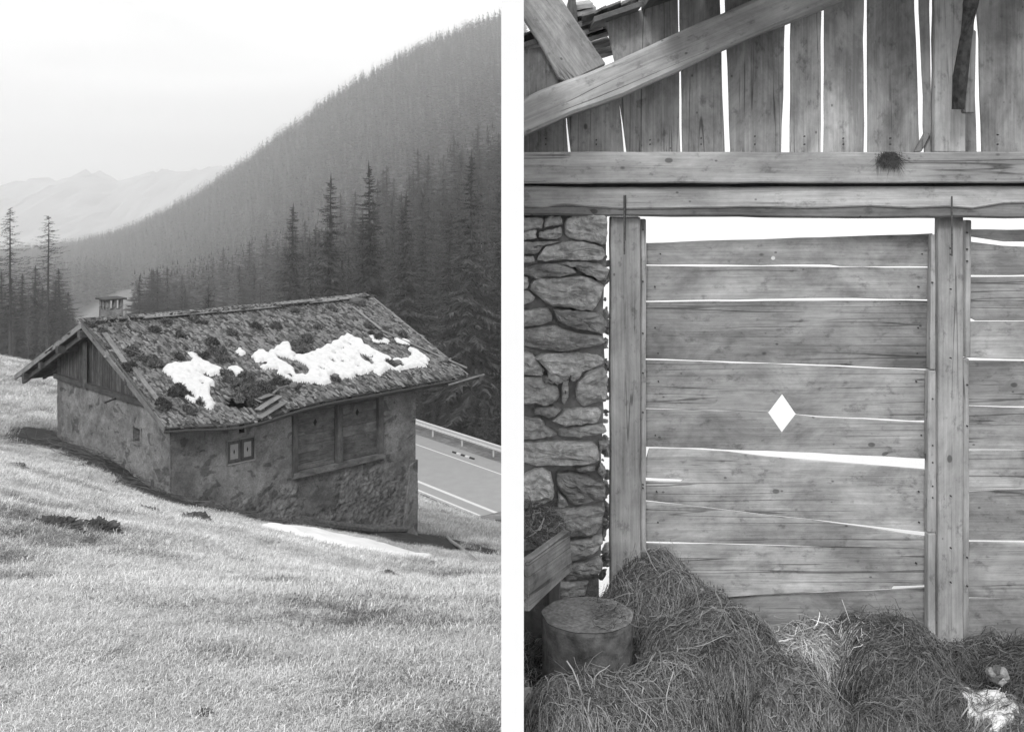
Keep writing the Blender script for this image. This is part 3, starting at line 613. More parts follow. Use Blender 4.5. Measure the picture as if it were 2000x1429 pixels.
# snow on the roof: sheets with thickness on the shingles
def snow_sheet(name,polys,holes,label,proj,surf,step,thick,group):
    P2=[[proj(*p) for p in poly] for poly in polys]; H2=[[proj(*p) for p in h] for h in holes]
    al=np.array([q for p in P2 for q in p]); a0,b0=al.min(0)-.1; a1,b1=al.max(0)+.1
    us=np.arange(a0,a1,step); vs=np.arange(b0,b1,step); U,Vv=np.meshgrid(us,vs)
    Un=U+.06*np.vectorize(lambda a,b:mnoise.noise(Vector((a*5,b*5,0))))(U,Vv)+.03*np.vectorize(lambda a,b:mnoise.noise(Vector((a*11,b*11,4))))(U,Vv)
    Vn=Vv+.06*np.vectorize(lambda a,b:mnoise.noise(Vector((a*5,b*5,9))))(U,Vv)+.03*np.vectorize(lambda a,b:mnoise.noise(Vector((a*11,b*11,2))))(U,Vv)
    m=np.zeros(U.shape,bool)
    for p in P2: m|=inpoly(Un,Vn,p)
    for h in H2: m&=~inpoly(Un,Vn,h)
    spk=np.vectorize(lambda a,b:mnoise.noise(Vector((a*3.1,b*4.3,14))))(U,Vv)>.40; m&=~spk; m&=~(np.vectorize(lambda a,b:mnoise.noise(Vector((a*9,b*9,31))))(U,Vv)>.56)
    d=m.astype(float); 
    for _ in range(5):
        e=np.pad(d,1,mode='edge'); d=(e[:-2,1:-1]+e[2:,1:-1]+e[1:-1,:-2]+e[1:-1,2:]+d)/5*m
    V=[];idx={};Fc=[]
    def vid(i,j):
        k=(i,j)
        if k not in idx:
            inner=d[i,j]; h=thick*min(1,inner*1.3)*(1+.35*mnoise.noise(Vector((us[j]*2.2,vs[i]*2.2,3)))); V.append(surf(us[j],vs[i],h if m[i,j] else -.02)); idx[k]=len(V)-1
        return idx[k]
    for i in range(len(vs)-1):
        for j in range(len(us)-1):
            if m[i,j] or m[i+1,j] or m[i,j+1] or m[i+1,j+1]:
                if m[i:i+2,j:j+2].sum()>=2: Fc.append((vid(i,j),vid(i,j+1),vid(i+1,j+1),vid(i+1,j)))
    a,b,c=V[Fc[0][0]],V[Fc[0][1]],V[Fc[0][2]]
    if (b-a).cross(c-a).z<0: Fc=[f[::-1] for f in Fc]
    o=mk(name,V,Fc,M['snow'],None,smooth=True); tag(o,label,'snow',group); return o
rsf=lambda s,t,h: RS(s,t,.055+h)
snow_sheet('snow_or_sun_patch',SNOWP[:1],SNOWH,'snow patch on the left part of the hut roof',roof_hit,rsf,.033,.09,None)
snow_sheet('snow_or_sun_patch',SNOWP[1:2],[],'small snow patch above the hole in the hut roof',roof_hit,rsf,.04,.07,None)
snow_sheet('snow_or_sun_patch',SNOWP[2:3],[],'tiny round snow patch left of the broad snow field on the roof',roof_hit,rsf,.035,.07,None)
snow_sheet('snow_or_sun_patch',SNOWP[3:4],SNOWH,'broad ragged snow patch across the right half of the hut roof',roof_hit,rsf,.033,.10,None)
snow_sheet('snow_or_sun_patch',SNOWP[4:6],[],'thin broken snow streaks high on the right of the hut roof',roof_hit,rsf,.035,.06,None)
# moss, juniper tufts, stones and a dead twig on the roof
def tuft_mesh(name,r,h,n,mat,seed,leaf=.05,thin=.3):
    rg=np.random.default_rng(seed); a=rg.uniform(0,2*np.pi,n); q=np.sqrt(rg.uniform(0,1,n)); x=np.cos(a)*q*r; y=np.sin(a)*q*r; z=h*(1-q**2)*rg.uniform(.15,1,n)
    d=rg.normal(size=(n,3)); d[:,2]=np.abs(d[:,2])+.4; d/=np.linalg.norm(d,axis=1)[:,None]; e=np.cross(d,rg.normal(size=(n,3))); e/=np.linalg.norm(e,axis=1)[:,None]
    c=np.c_[x,y,z]; L_=leaf*rg.uniform(.6,1.5,n)[:,None]
    V=np.stack([c-e*L_*thin,c+e*L_*thin,c+d*L_*2],1).reshape(-1,3); Fq=np.arange(n*3).reshape(-1,3)
    me=bpy.data.meshes.new(name); me.from_pydata([],[],[]); return V,Fq
def moss(px,py,rpx,label,h=.5,onroof=True):
    s,t=roof_hit(px,py); c=RS(s,t,.03); r=rpx/F*c.y; VV=[];FF=[];o_=0
    for k in range(4):
        V,Fq=tuft_mesh('m',r*random.uniform(.4,.8),r*h*random.uniform(.6,1.3)+.04,int(150+r*r*3500),M['moss'],int(px*7+py+k*99),.04,.4)
        q=RS(s+random.gauss(0,.4)*r,max(t+random.gauss(0,.5)*r,.02),.03); VV.append(V+np.array(q-c)); FF.append(Fq+o_); o_+=len(V)
    V=np.concatenate(VV);Fq=np.concatenate(FF)
    bucket=('on the left verge of the hut roof' if px<300 else 'round the left snow patch on the roof' if px<410 and py>670 else 'above the hole in the hut roof' if px<520 and py>665 else 'along the ridge of the hut roof' if py<650 else 'round the broad snow patch on the roof')
    label='dark shaggy clump of moss and dwarf juniper '+bucket; grp_='moss clumps '+bucket
    o=mknp('moss_clump',V,Fq,M['moss'],Wm=Matrix.Translation(c)); tag(o,label,'moss',grp_)
ML='dark clump of moss and dwarf juniper growing on the hut roof'
for a in [(183,640,15),(262,692,16),(295,712,20),(255,718,14),(278,706,12),(352,768,17),(330,792,18),(368,796,14),(415,672,17),(428,690,18),(425,702,20),(398,700,15),(352,660,12),(330,632,13),(385,628,12),(300,645,11),(480,606,12),(540,640,12),(500,640,10),(450,650,13),(594,668,15),(588,680,20),(455,742,16),(470,752,22),(495,758,20),(512,752,16),(470,770,14),(440,735,15),(490,745,18),(540,745,12),(560,752,14),(735,662,12),(700,592,14),(575,608,8),(650,604,10),(530,760,12),(765,715,12),(655,740,9),(785,655,10),(720,640,9),(620,640,9),(350,700,10),(388,780,9),(485,775,9)]: moss(*a,ML,.42)
for (px,py,r_,lb) in [(365,613,9,'rounded stone resting on the left part of the hut ridge'),(480,600,7,'stone in moss at the middle of the hut ridge'),(345,642,9,'flat mossy stone just below the ridge left of centre'),(655,738,8,'stone in the lower edge of the broad roof snow'),(755,640,9,'long stone near the right verge of the roof'),(865,706,10,'flat stone near the right eave corner of the roof'),(697,592,12,'broad flat stone at the right end of the ridge'),(775,712,9,'mossy stone in the right end of the broad roof snow'),(575,755,9,'stone at the lower left edge of the broad roof snow')]:
    s,t=roof_hit(px,py); c=RS(s,min(t,TR),.08); tag(rock('stone',c,r_/F*c.y,M['rock'],seed=px,sz=(1.2,1,.65)),lb,'stone','stones weighing down the hut roof')
s,t=roof_hit(276,702); c=RS(s,t,.05)
tw=empty('dead_twig',c,'pale forked dead twig standing on the left of the hut roof','twig')
tube('stem',[c,c+Vector((0,0,.25)),c+Vector((.02,0,.5))],[.02,.015,.006],M['wood_pale'],tw,n=5); tube('fork',[c+Vector((0,0,.12)),c+Vector((.25,.1,.32)),c+Vector((.42,.1,.40))],[.02,.014,.005],M['wood_pale'],tw,n=5)
tube('fork',[c+Vector((0,0,.12)),c+Vector((-.2,-.1,.22)),c+Vector((-.42,-.1,.30))],[.015,.01,.005],M['wood_pale'],tw,n=5)
tube_pts=[roof_hit(533,771),roof_hit(545,763),roof_hit(562,759)]
o=tube('curved_branch',[RS(a,b,.16) for a,b in tube_pts],[.04,.035,.03],M['wood_pale'],None,n=6,rough=.3); tag(o,'curved weathered branch lying above the torn eave boards','branch')

# ------------------------------------------------------------------ on the hillside
def gpt(px,py,a=10,b=60): return hit(px,py,a,b)
# snow strip below the hut
sp=[(505,1037),(540,1037),(600,1043),(650,1052),(700,1063),(760,1076),(820,1091),(848,1100),(800,1102),(720,1088),(650,1071),(580,1054),(530,1045)]
spw=[hit(px,py,24,40) for px,py in sp]; poly=[(v.x,v.y) for v in spw]
def gsurf(x,y,h): return Vector((x,y,float(height(np.array([x]),np.array([y]))[0])+.03+h))
cx=sum(p[0] for p in poly)/len(poly)
def snow_ground(poly,label):
    poly=np.array(poly); c=poly.mean(0); dd=poly[:len(poly)//2].mean(0)-0; 
    # widen the strip towards and away from the eye so its thickness shows
    P2=[tuple(p) for p in poly]
    a0,b0=poly.min(0)-.2; a1,b1=poly.max(0)+.2; us=np.arange(a0,a1,.09); vs=np.arange(b0,b1,.09); U,Vv=np.meshgrid(us,vs)
    nx=.15*np.vectorize(lambda a,b:mnoise.noise(Vector((a*2,b*2,0))))(U,Vv); m=inpoly(U+nx,Vv+nx,P2); G=height(U,Vv); d=m.astype(float)
    for _ in range(3):
        e=np.pad(d,1,mode='edge'); d=(e[:-2,1:-1]+e[2:,1:-1]+e[1:-1,:-2]+e[1:-1,2:]+d)/5*m
    V=[];idx={};Fc=[]
    for i in range(len(vs)-1):
        for j in range(len(us)-1):
            if m[i:i+2,j:j+2].sum()>=2:
                f=[]
                for a,b in ((i,j),(i,j+1),(i+1,j+1),(i+1,j)):
                    if (a,b) not in idx: idx[(a,b)]=len(V); V.append((us[b],vs[a],G[a,b]+(.15+.09*d[a,b] if m[a,b] else -.03)))
                    f.append(idx[(a,b)])
                Fc.append(f)
    tag(mk('snow_or_sun_patch',V,Fc,M['snow_sunspot'],smooth=True),label,'snow')
MND=[]
snow_ground(poly,'long narrow snow strip on the grass below the hut')
def log(name,pts,r,label,cat='log',mat='bark_log',a=10,b=60):
    Q=[hit(px,py,a,b)+Vector((0,0,r*1.3)) for px,py in pts]; QQ=[]
    for i in range(len(Q)-1):
        for k in range(4): QQ.append(Q[i].lerp(Q[i+1],k/4))
    QQ.append(Q[-1]); tag(tube(name,QQ,[r*(1-.35*i/len(QQ)) for i in range(len(QQ))],M[mat],n=8,rough=.35),label,cat)
log('fallen_branch',[(932,1104),(912,1086),(895,1070)],.07,'lower pale fallen branch right of the hut',mat='white2'); log('fallen_branch',[(905,1077),(880,1060),(866,1040),(850,1031)],.065,'upper pale fallen branch right of the hut',mat='white2')
Q=[HU(4.6,T1-.55,0),HU(6,T1-.5,0),HU(7.4,T1-.45,0),HU(8.8,T1-.5,0)]
Q=[Vector((q.x,q.y,float(height(np.array([q.x]),np.array([q.y]))[0])+.12)) for q in Q]; tag(tube('log',Q,[.15,.14,.13,.11],M['bark_log'],n=9,rough=.3),'long dark log lying against the foot of the hut wall','log')
for px,py,r_,lb in [(182,1047,30,'largest dark soil mound in the grass at left'),(284,1012,20,'dark soil mound in the grass nearest the hut gable'),(372,1030,22,'low soil mound left of the hut front'),(100,1040,26,'flat dark soil heap left of the largest mound'),(28,915,11,'small soil mound near the left edge of the slope'),(578,1115,9,'small molehill in the middle of the slope below the snow strip'),(768,1166,9,'small round molehill on the right of the slope'),(212,1386,9,'small molehill near the bottom edge at left'),(118,1238,10,'soil clump low on the left of the slope'),(755,1138,17,'dull soil clump on the right of the slope below the snow strip'),(400,1405,16,'soil clump at the bottom edge of the slope')]:
    c=hit(px,py,3,60); r=1.35*r_/F*c.y+(.02 if c.y>6 else 0); MND.append((c.x,c.y,r))
    o=rock('soil_mound',c+Vector((0,0,r*.02)),r,M['soil'],seed=px,sub=5,hf=.42,rough=.34,sz=(1.15,.9,.62)); tag(o,lb,'molehill','soil mounds on the grass slope')
for px,py,r_ in ((345,960,8),(345,940,0),(265,930,7),(150,700,0)):
    if r_: c=hit(px,py,20,60); tag(rock('stone',c,r_/F*c.y,M['stone'],seed=px),'pale stone in the soil at the foot of the hut, '+('by its near corner' if px==345 else 'under the gable window'),'stone')
# sticks in the ditch beside the gable wall
V=[];Fq=[];rg=np.random.default_rng(5)
for k in range(420):
    if k<240: s=S1-rg.uniform(.1,1.9); t=rg.uniform(.6,8.5)
    else: s=rg.uniform(.3,5.0); t=T1-rg.uniform(.1,2.0)
    c=HU(s,t,0); z=float(height(np.array([c.x]),np.array([c.y]))[0])+rg.uniform(.0,.14); c.z=z
    a=rg.normal(-.6,.5); L_=rg.uniform(.2,.9); d=Vector((math.cos(a),math.sin(a)*.5,rg.normal(-.15,.2))).normalized(); n=Vector((0,0,1)).cross(d)*.01; up=Vector((0,0,.012))
    b=len(V); V+=[c-d*L_/2-n,c-d*L_/2+n,c+d*L_/2+n*.4,c+d*L_/2-n*.4,c-d*L_/2+up,c+d*L_/2+up]; Fq+=[(b,b+4,b+5,b+3),(b+4,b+1,b+2,b+5)]
tag(mknp('brushwood',V,Fq,M['larch']),'loose twigs and dead stalks strewn in the soil ditch round the hut',kind='stuff')
# dry grass: tuft variants instanced over the slope as one mass
gc=bpy.data.collections.new('grass_tufts')
def grass_var(seed,n,hgt,mat,lean):
    rg=np.random.default_rng(seed); x=rg.normal(0,.11,n); y=rg.normal(0,.11,n); a=rg.normal(lean,.75,n); h=hgt*rg.uniform(.3,1.3,n); ln=rg.uniform(.5,1.7,n)*hgt*1.9; w=.0015*rg.uniform(.7,1.6,n)
    dx=np.cos(a)*ln; dy=np.sin(a)*ln; wx=-np.sin(a)*w; wy=np.cos(a)*w; z0=np.full(n,-.015)
    P0=np.c_[x-wx,y-wy,z0]; P1=np.c_[x+wx,y+wy,z0]; P2=np.c_[x+dx*.45+wx,y+dy*.45+wy,h*.85]; P3=np.c_[x+dx*.45-wx,y+dy*.45-wy,h*.85]; P4=np.c_[x+dx,y+dy,h*rg.uniform(.1,1,n)]
    V=np.stack([P0,P1,P2,P3,P4],1).reshape(-1,3); b=np.arange(n)[:,None]*5
    q=np.concatenate([b+[0,1,2],b+[0,2,3],b+[3,2,4]])
    me=bpy.data.meshes.new('grass_tuft'); me.from_pydata(V.tolist(),[],q.tolist()); me.materials.append(mat); o=bpy.data.objects.new('grass_tuft',me); gc.objects.link(o)
for k in range(6): grass_var(k,120,.034+.008*(k%3),M['straw'],-.2+k*.3)
grass_var(9,110,.045,M['straw_dark'],0); grass_var(10,110,.03,M['straw_dark'],1.5)
def scatter(name,pts,rot,scl,idx,coll,label):
    me=bpy.data.meshes.new(name); me.vertices.add(len(pts)); me.vertices.foreach_set('co',np.asarray(pts,np.float32).ravel())
    for nm,v in (('rz',rot),('sc',scl)): a=me.attributes.new(nm,'FLOAT','POINT'); a.data.foreach_set('value',np.asarray(v,np.float32))
    a=me.attributes.new('ix','INT','POINT'); a.data.foreach_set('value',np.asarray(idx,np.int32))
    o=bpy.data.objects.new(name,me); link(o); tag(o,label,kind='stuff')
    ng=bpy.data.node_groups.new(name,'GeometryNodeTree'); ng.interface.new_socket('Geometry',in_out='INPUT',socket_type='NodeSocketGeometry'); ng.interface.new_socket('Geometry',in_out='OUTPUT',socket_type='NodeSocketGeometry')
    n=ng.nodes; gi=n.new('NodeGroupInput'); go=n.new('NodeGroupOutput'); ip=n.new('GeometryNodeInstanceOnPoints'); ci=n.new('GeometryNodeCollectionInfo')
    ci.inputs['Collection'].default_value=coll; ci.inputs['Separate Children'].default_value=True; ci.inputs['Reset Children'].default_value=True
    def at(nm,ty):
        q=n.new('GeometryNodeInputNamedAttribute'); q.data_type=ty; q.inputs[0].default_value=nm; return q.outputs[0]
    cx=n.new('ShaderNodeCombineXYZ'); l=ng.links; l.new(at('rz','FLOAT'),cx.inputs[2]); l.new(cx.outputs[0],ip.inputs['Rotation']); l.new(at('sc','FLOAT'),ip.inputs['Scale']); l.new(at('ix','INT'),ip.inputs['Instance Index'])
    ip.inputs['Pick Instance'].default_value=True; l.new(gi.outputs[0],ip.inputs['Points']); l.new(ci.outputs[0],ip.inputs['Instance']); l.new(ip.outputs[0],go.inputs[0])
    md=o.modifiers.new('scatter','NODES'); md.node_group=ng; return o
pts=[];
def band(r0,r1,n):
    r=np.sqrt(rng.uniform(r0*r0,r1*r1,n)); u=rng.uniform(-.56,.012,n); y=r; x=u*y; return x,y
XS=[];YS=[];SC=[]
for r0,r1,n,s0 in ((2.2,5,26000,.36),(5,9,46000,.48),(9,16,56000,.68),(16,34,84000,1.05),(34,75,30000,2.0)):
    x,y=band(r0,r1,n); XS.append(x);YS.append(y);SC.append(s0*rng.uniform(.6,1.3,n))
x=np.concatenate(XS);y=np.concatenate(YS);s_=np.concatenate(SC); dm=dirtmask(x,y); cl=clump(x,y)
hs,ht=hut_st(x,y); rd=(x-RP[0])*RN[0]+(y-RP[1])*RN[1]
u_=x/y; keep=(rng.uniform(0,1,len(x))>dm*1.05)&((y>14)|(u_<-.012))&((y<14)|(u_<.02))&~((hs>S1)&(hs<S2)&(ht>T1)&(ht<T2))&(rd<-1.8)&((cl>-.8)|(rng.uniform(0,1,len(x))<.12))&~inpoly(x,y,poly)&((np.array([[a[0],a[1],a[2]] for a in MND])[:,:,None]*0).sum(0).sum(0)==0 if False else True)

for a,b,r in MND: keep&=np.hypot(x-a,y-b)>r*1.3
x=x[keep];y=y[keep];s_=s_[keep];cl=cl[keep]; z=height(x,y); pr=np.clip(.10-(cl+.30)*.9,0.07,.85); ix=np.where(rng.uniform(0,1,len(x))<pr,rng.integers(6,8,len(x)),rng.integers(0,6,len(x)))
scatter('grass',np.c_[x,y,z],rng.normal(0,.9,len(x)),s_,ix,gc,'matted dry winter grass covering the slope')
# ------------------------------------------------------------------ trees
def tree_np(seed,h,kind,detail):
    """returns crown (V,F) triangles and trunk (V,F) quads; kinds: spruce, larch"""
    rg=np.random.default_rng(seed); V=[];Fq=[]
    if kind=='spruce':
        nw=int((46 if detail>1 else 17)*1.0); nb=(9 if detail>1 else 7); z0=.04*h
        rmax=h*(rg.uniform(.15,.19) if detail>1 else rg.uniform(.19,.25))
        for k in range(nw):
            f=(k+rg.uniform(-.3,.3))/nw; z=z0+(h-z0)*f**.92; rr=rmax*((1-f)**.85)*(1 if f>.12 else .65+f*3)*rg.uniform(.8,1.15)+.12
            for b in range(nb):
                zk=(k+rg.uniform(-.7,.7))/nw; z=z0+(h-z0)*min(max(zk,0),1)**.92; a=rg.uniform(0,2*np.pi); L_=rr*rg.uniform(.35,1.2); droop=L_*(.5-.5*f)*rg.uniform(.3,1.6)
                ns=3 if detail>1 else 2; dx,dy=np.cos(a),np.sin(a)
                pts=[(dx*L_*q,dy*L_*q,z-droop*(q**1.4)+.12*L_*(q>.99)) for q in np.linspace(0.05,1,ns+1)]
                if detail>1:
                    nt_=16
                    for t in range(nt_):
                        q=(t+.6)/nt_; i0=min(int(q*ns),ns-1); ff=q*ns-i0; p=np.array(pts[i0])*(1-ff)+np.array(pts[min(i0+1,ns)])*ff
                        tl=L_*.22*(1.25-q)*rg.uniform(.6,1.3)+.10
                        for sg in (-1,1):
                            aa=a+sg*rg.uniform(.5,1.2); e=p+np.array([np.cos(aa)*tl,np.sin(aa)*tl,-tl*rg.uniform(.15,.75)]); w=tl*.15
                            i=len(V); V+=[tuple(p+np.array([-np.sin(aa)*w,np.cos(aa)*w,0])),tuple(p-np.array([-np.sin(aa)*w,np.cos(aa)*w,0])),tuple(e)]; Fq.append((i,i+1,i+2))
                    p=np.array(pts[-2]); e=np.array(pts[-1]); w=.035*L_; i=len(V); V+=[tuple(p+np.array([-dy*w,dx*w,0])),tuple(p-np.array([-dy*w,dx*w,0])),tuple(e)]; Fq.append((i,i+1,i+2))
                else:
                    w=L_*.36+.1; p=np.array(pts[0]); m=np.array(pts[1]); e=np.array(pts[-1]); i=len(V)
                    V+=[tuple(p),tuple(m+np.array([-dy*w,dx*w,-.15*w])),tuple(e),tuple(m-np.array([-dy*w,dx*w,-.15*w]))]; Fq+=[(i,i+1,i+2),(i,i+2,i+3)]
        for k in range(3):
            a=k*2.1; V0=len(V); V+=[(np.cos(a)*.12,np.sin(a)*.12,h*.955),(np.cos(a+2)*.12,np.sin(a+2)*.12,h*.955),(0,0,h*1.02)]; Fq.append((V0,V0+1,V0+2))
    else:
        nw=int((46 if kind=='larchthin' else 60) if detail>1 else 22); nb=(6 if detail>1 else 6); z0=h*.22; rmax=h*rg.uniform(.12,.15)
        for k in range(nw):
            f=(k+rg.uniform(-.4,.4))/nw; z=z0+(h-z0)*f; rr=rmax*((1-f)**.7)*min(1,.45+f*2.2)+.1
            for b in range(nb):
                a=rg.uniform(0,2*np.pi); L_=rr*rg.uniform(.3,1.3); z=z0+(h-z0)*min(max((k+rg.uniform(-.7,.7))/nw,0),1); dx,dy=np.cos(a),np.sin(a); up=L_*rg.uniform(-.35,.2)*(1 if kind=='larch' else 1.3)
                w0=.022+.010*L_ if detail>1 else .05; P_=[np.array((dx*L_*q,dy*L_*q,z+up*q-.18*L_*q*(1-q)*2+.10*L_*q*q)) for q in (0,.35,.7,1)]
                for t in range(3):
                    p,e=P_[t],P_[t+1]; w=w0*(1-t*.28); i=len(V); V+=[tuple(p+np.array([0,0,w])),tuple(p-np.array([0,0,w])),tuple(e)]; Fq.append((i,i+1,i+2))
                    i=len(V); V+=[tuple(p+np.array([-dy*w,dx*w,0])),tuple(p-np.array([-dy*w,dx*w,0])),tuple(e)]; Fq.append((i,i+1,i+2))
                ntw=(16 if kind=='larch' else 11) if detail>1 else 6
                for t in range(ntw):
                    q=rg.uniform(.2,1); p=P_[0]*(1-q)+P_[3]*q+np.array([0,0,-.18*L_*q*(1-q)*2-.1*L_*q*(1-q)]); aa=rg.uniform(0,2*np.pi); tl=(.25+.22*L_)*rg.uniform(.4,1.1); ww=.011 if detail>1 else .035
                    e=p+np.array([np.cos(aa)*tl*.7,np.sin(aa)*tl*.7,-tl*rg.uniform(.1,.8)]); i=len(V); V+=[tuple(p+np.array([ww,0,ww])),tuple(p-np.array([ww,0,ww])),tuple(e)]; Fq.append((i,i+1,i+2))
    T=[];TF=[]; n=7; lv=7; bend=rg.normal(0,.012*h,2)
    for k in range(lv):
        f=k/(lv-1); r_=((.0125 if kind=='spruce' else .0062)*h*(1-f)**.85+.012)
        for j in range(n): a=2*np.pi*j/n; T.append((np.cos(a)*r_,np.sin(a)*r_,f*h*.985-(.6 if k==0 else 0)))
    for k in range(lv-1):
        for j in range(n): TF.append((k*n+j,k*n+(j+1)%n,(k+1)*n+(j+1)%n,(k+1)*n+j))
    return np.array(V),np.array(Fq),np.array(T),np.array(TF)
def npmesh(name,V,Fq,mat):
    me=bpy.data.meshes.new(name); me.vertices.add(len(V)); me.vertices.foreach_set('co',V.astype(np.float32).ravel()); k=Fq.shape[1]
    me.loops.add(Fq.size); me.loops.foreach_set('vertex_index',Fq.astype(np.int32).ravel()); me.polygons.add(len(Fq)); me.polygons.foreach_set('loop_start',np.arange(0,Fq.size,k,dtype=np.int32)); me.update(calc_edges=True); me.materials.append(mat); return me
def proto(kind,seed,h,detail,mat):
    v,f,t,tf=tree_np(seed,h,kind,detail); return npmesh('crown',v,f,mat),npmesh('trunk',t,tf,M['bark']),h
SP=[proto('spruce',i,20,2,M['needle']) for i in range(6)]
LA=[proto('larch',50+i,20,2,M['larch']) for i in range(4)]
LD=[proto('larchthin',70+i,20,2,M['larch_dark']) for i in range(2)]
def place_tree(name,pr,x,y,h,label,cat,group,zoff=-.3,rz=None,z=None,wid=1,lean=None):
    if z is None: z=float(height(np.array([x]),np.array([y]),False)[0])
    o=bpy.data.objects.new(name,None); o.empty_display_size=.5; Mx=Matrix.Translation((x,y,z+zoff))@Matrix.Rotation(lean or random.uniform(-.02,.02),4,'Y')@Matrix.Rotation(rz if rz is not None else random.uniform(0,6.28),4,'Z')@Matrix.Diagonal((h/pr[2]*wid,h/pr[2]*wid,h/pr[2],1))
    link(o,None,Mx); tag(o,label,cat,group)
    for nm,me in (('crown',pr[0]),('trunk',pr[1])):
        c=bpy.data.objects.new(nm,me); COL.objects.link(c); c.parent=o
    return o
def at(px,Y): return (px-HX)/F*Y
def by_top(name,pr,px,ptop,Y,label,cat,group,hmin=3,hmax=34,wid=1,lean=None):
    x=at(px,Y); z=float(height(np.array([x]),np.array([Y]),False)[0]); zt=(HY-ptop)/F*Y; h=min(max(zt-z+.3,hmin),hmax); return place_tree(name,pr,x,Y,h,label,cat,group,z=zt-h if h>=hmax else z,wid=wid,zoff=-.3,lean=lean)
# left: two bare larches in front of a spruce clump
by_top('larch',LD[0],92,418,120,'taller bare larch at the left edge of the meadow, right one of two','larch','bare larches left of the hut',wid=1.75)
by_top('larch',LD[1],20,404,112,'bare larch at the far left edge of the picture','larch','bare larches left of the hut',wid=1.75)
by_top('larch',LA[2],-12,470,150,'thin bare larch cut by the left edge of the picture','larch','bare larches left of the hut')
for i,(px,tp,Y) in enumerate([(66,520,175),(42,536,170),(20,548,185),(4,530,178),(118,526,172),(106,548,165),(130,570,180),(84,560,190),(30,590,160),(56,580,168),(140,610,178),(-10,560,170),(76,600,160),(98,590,185),(122,600,160),(12,600,165),(48,610,175),(-25,540,175)]):
    by_top('spruce',SP[i%6],px,tp,Y,'dark spruce in the clump behind the two bare larches left of the hut','spruce','spruces in the clump left of the hut',wid=2.1)
for i,(px,tp,Y) in enumerate([(55,560,150),(80,600,145),(25,610,140),(112,640,150),(135,655,150)]):
    by_top('larch',LA[i%4],px,tp,Y,'slender bare tree among the spruces left of the hut','bare tree','slender bare trees left of the hut',wid=.7)
# single trees showing over the hut ridge
by_top('spruce',SP[1],408,559,66,'small dark spruce rising just behind the hut ridge','spruce',None,wid=1.5,hmin=7)
by_top('larch',LA[0],511,545,150,'pale bare larch behind the ridge, left one of two','larch',None,wid=1.4); by_top('larch',LA[1],569,550,145,'pale bare larch behind the middle of the hut ridge','larch',None,wid=1.5)
by_top('larch',LA[3],318,622,70,'little bare tree top behind the left part of the ridge','bare tree',None,hmin=3) if False else None
# near trees behind the guard rail
near=[(840,585,112,0),(868,560,108,0),(903,610,106,0),(935,548,104,0),(965,520,102,0),(985,560,104,0),(820,640,118,1),(885,640,101,2),(925,650,99,3),(955,690,98,0),(850,700,104,0),(910,720,100,0),(975,640,98,0),(830,720,108,0),(945,610,110,0),(1000,500,106,0),(822,735,94,0),(848,770,93,0),(872,752,91,0),(897,775,90,0),(921,748,88,0),(948,770,87,0),(972,750,86,0),(992,700,88,0),(860,660,98,0),(915,690,95,0)]
for px,tp,Y,k in near:
    if k in (0,1): by_top('spruce',SP[(px+k)%6],px,tp,Y,'shaggy spruce standing just behind the guard rail','spruce','spruces just behind the guard rail',wid=1.15)
    else: by_top('larch',LA[k%4],px,tp,Y,'pale bushy bare tree '+('right of the hut roof corner' if k==3 else 'above the right corner of the hut roof'),'bare tree',None,wid=1.5)
# nearer forest tier: trees one can tell apart
tier=[]
def edge(px): return np.interp(px,[0,261,262,330,440,500,570,640,690,740,830,900,979,1010],[720,640,560,520,470,450,430,400,380,370,360,350,340,340])
cand=[]; tries=0
tops=[(436,482),(452,500),(465,520),(490,470),(520,455),(540,470),(572,405),(560,450),(596,430),(615,440),(642,436),(668,376),(692,372),(655,430),(718,430),(738,350),(755,300),(748,330),(770,345),(800,340),(818,290),(835,300),(810,330),(868,300),(890,262),(905,280),(930,240),(955,255),(972,280),(845,350),(860,380),(300,560),(320,575),(340,548),(345,560),(380,535),(400,520),(360,560),(280,590),(415,500),(935,300),(965,300),(780,380),(700,440),(640,500),(580,500)]
for px,tp in tops: cand.append((px,float(edge(px))*random.uniform(.72,.98),tp))
while len(cand)<950 and tries<90000:
    tries+=1; px=random.uniform(262,1004); Yv=math.sqrt(random.uniform(90**2,float(edge(px))**2)); x=at(px,Yv)
    if (x-RP[0])*RN[0]+(Yv-RP[1])*RN[1]<12: continue
    if any((x-at(c[0],c[1]))**2+(Yv-c[1])**2<3.6**2 for c in cand): continue
    if px<560 and Yv<240: continue
    if forestmask(np.array([x]),np.array([Yv]))[0]<.5: continue
    cand.append((px,Yv,None))
cand.sort(key=lambda c:c[1]); 
groups=[('spruce',(0,170),'dark spruce low on the near slope,','dark spruces low on the slope beyond the road'),('spruce',(170,280),'dark spruce halfway up the near slope,','dark spruces in the middle of the near slope'),('spruce',(280,999),'dark spruce at the top of the near slope,','dark spruces along the upper edge of the near slope')]
rest=[]; cnt=0
for i,(px,Yv,tp) in enumerate(cand):
    isl=random.random()<.10 and tp is None
    x=at(px,Yv); z=float(height(np.array([x]),np.array([Yv]),False)[0]); h=random.uniform(15,26) if tp is None else (HY-tp)/F*Yv-z
    h=min(max(h,9),33)
    if tp is None and cnt>=255: rest.append((x,Yv,z,h)); continue
    cnt+=1
    gi=0 if Yv<170 else (1 if Yv<280 else 2)
    wh='above the chimney side' if px<480 else ('above the middle ridge' if px<720 else 'above the right roof end')
    if isl: place_tree('larch',LA[i%4],x,Yv,h*.9,'pale bare larch among the dark spruces of the near slope','larch','pale larches on the near forest slope',z=z,wid=1.25)
    else: place_tree('spruce',SP[i%6],x,Yv,h,groups[gi][2]+' '+wh,'spruce',groups[gi][3]+' '+wh,z=z,wid=(random.uniform(1.7,2.3) if Yv>150 else random.uniform(1.05,1.3))*(.85 if tp is not None else 1))
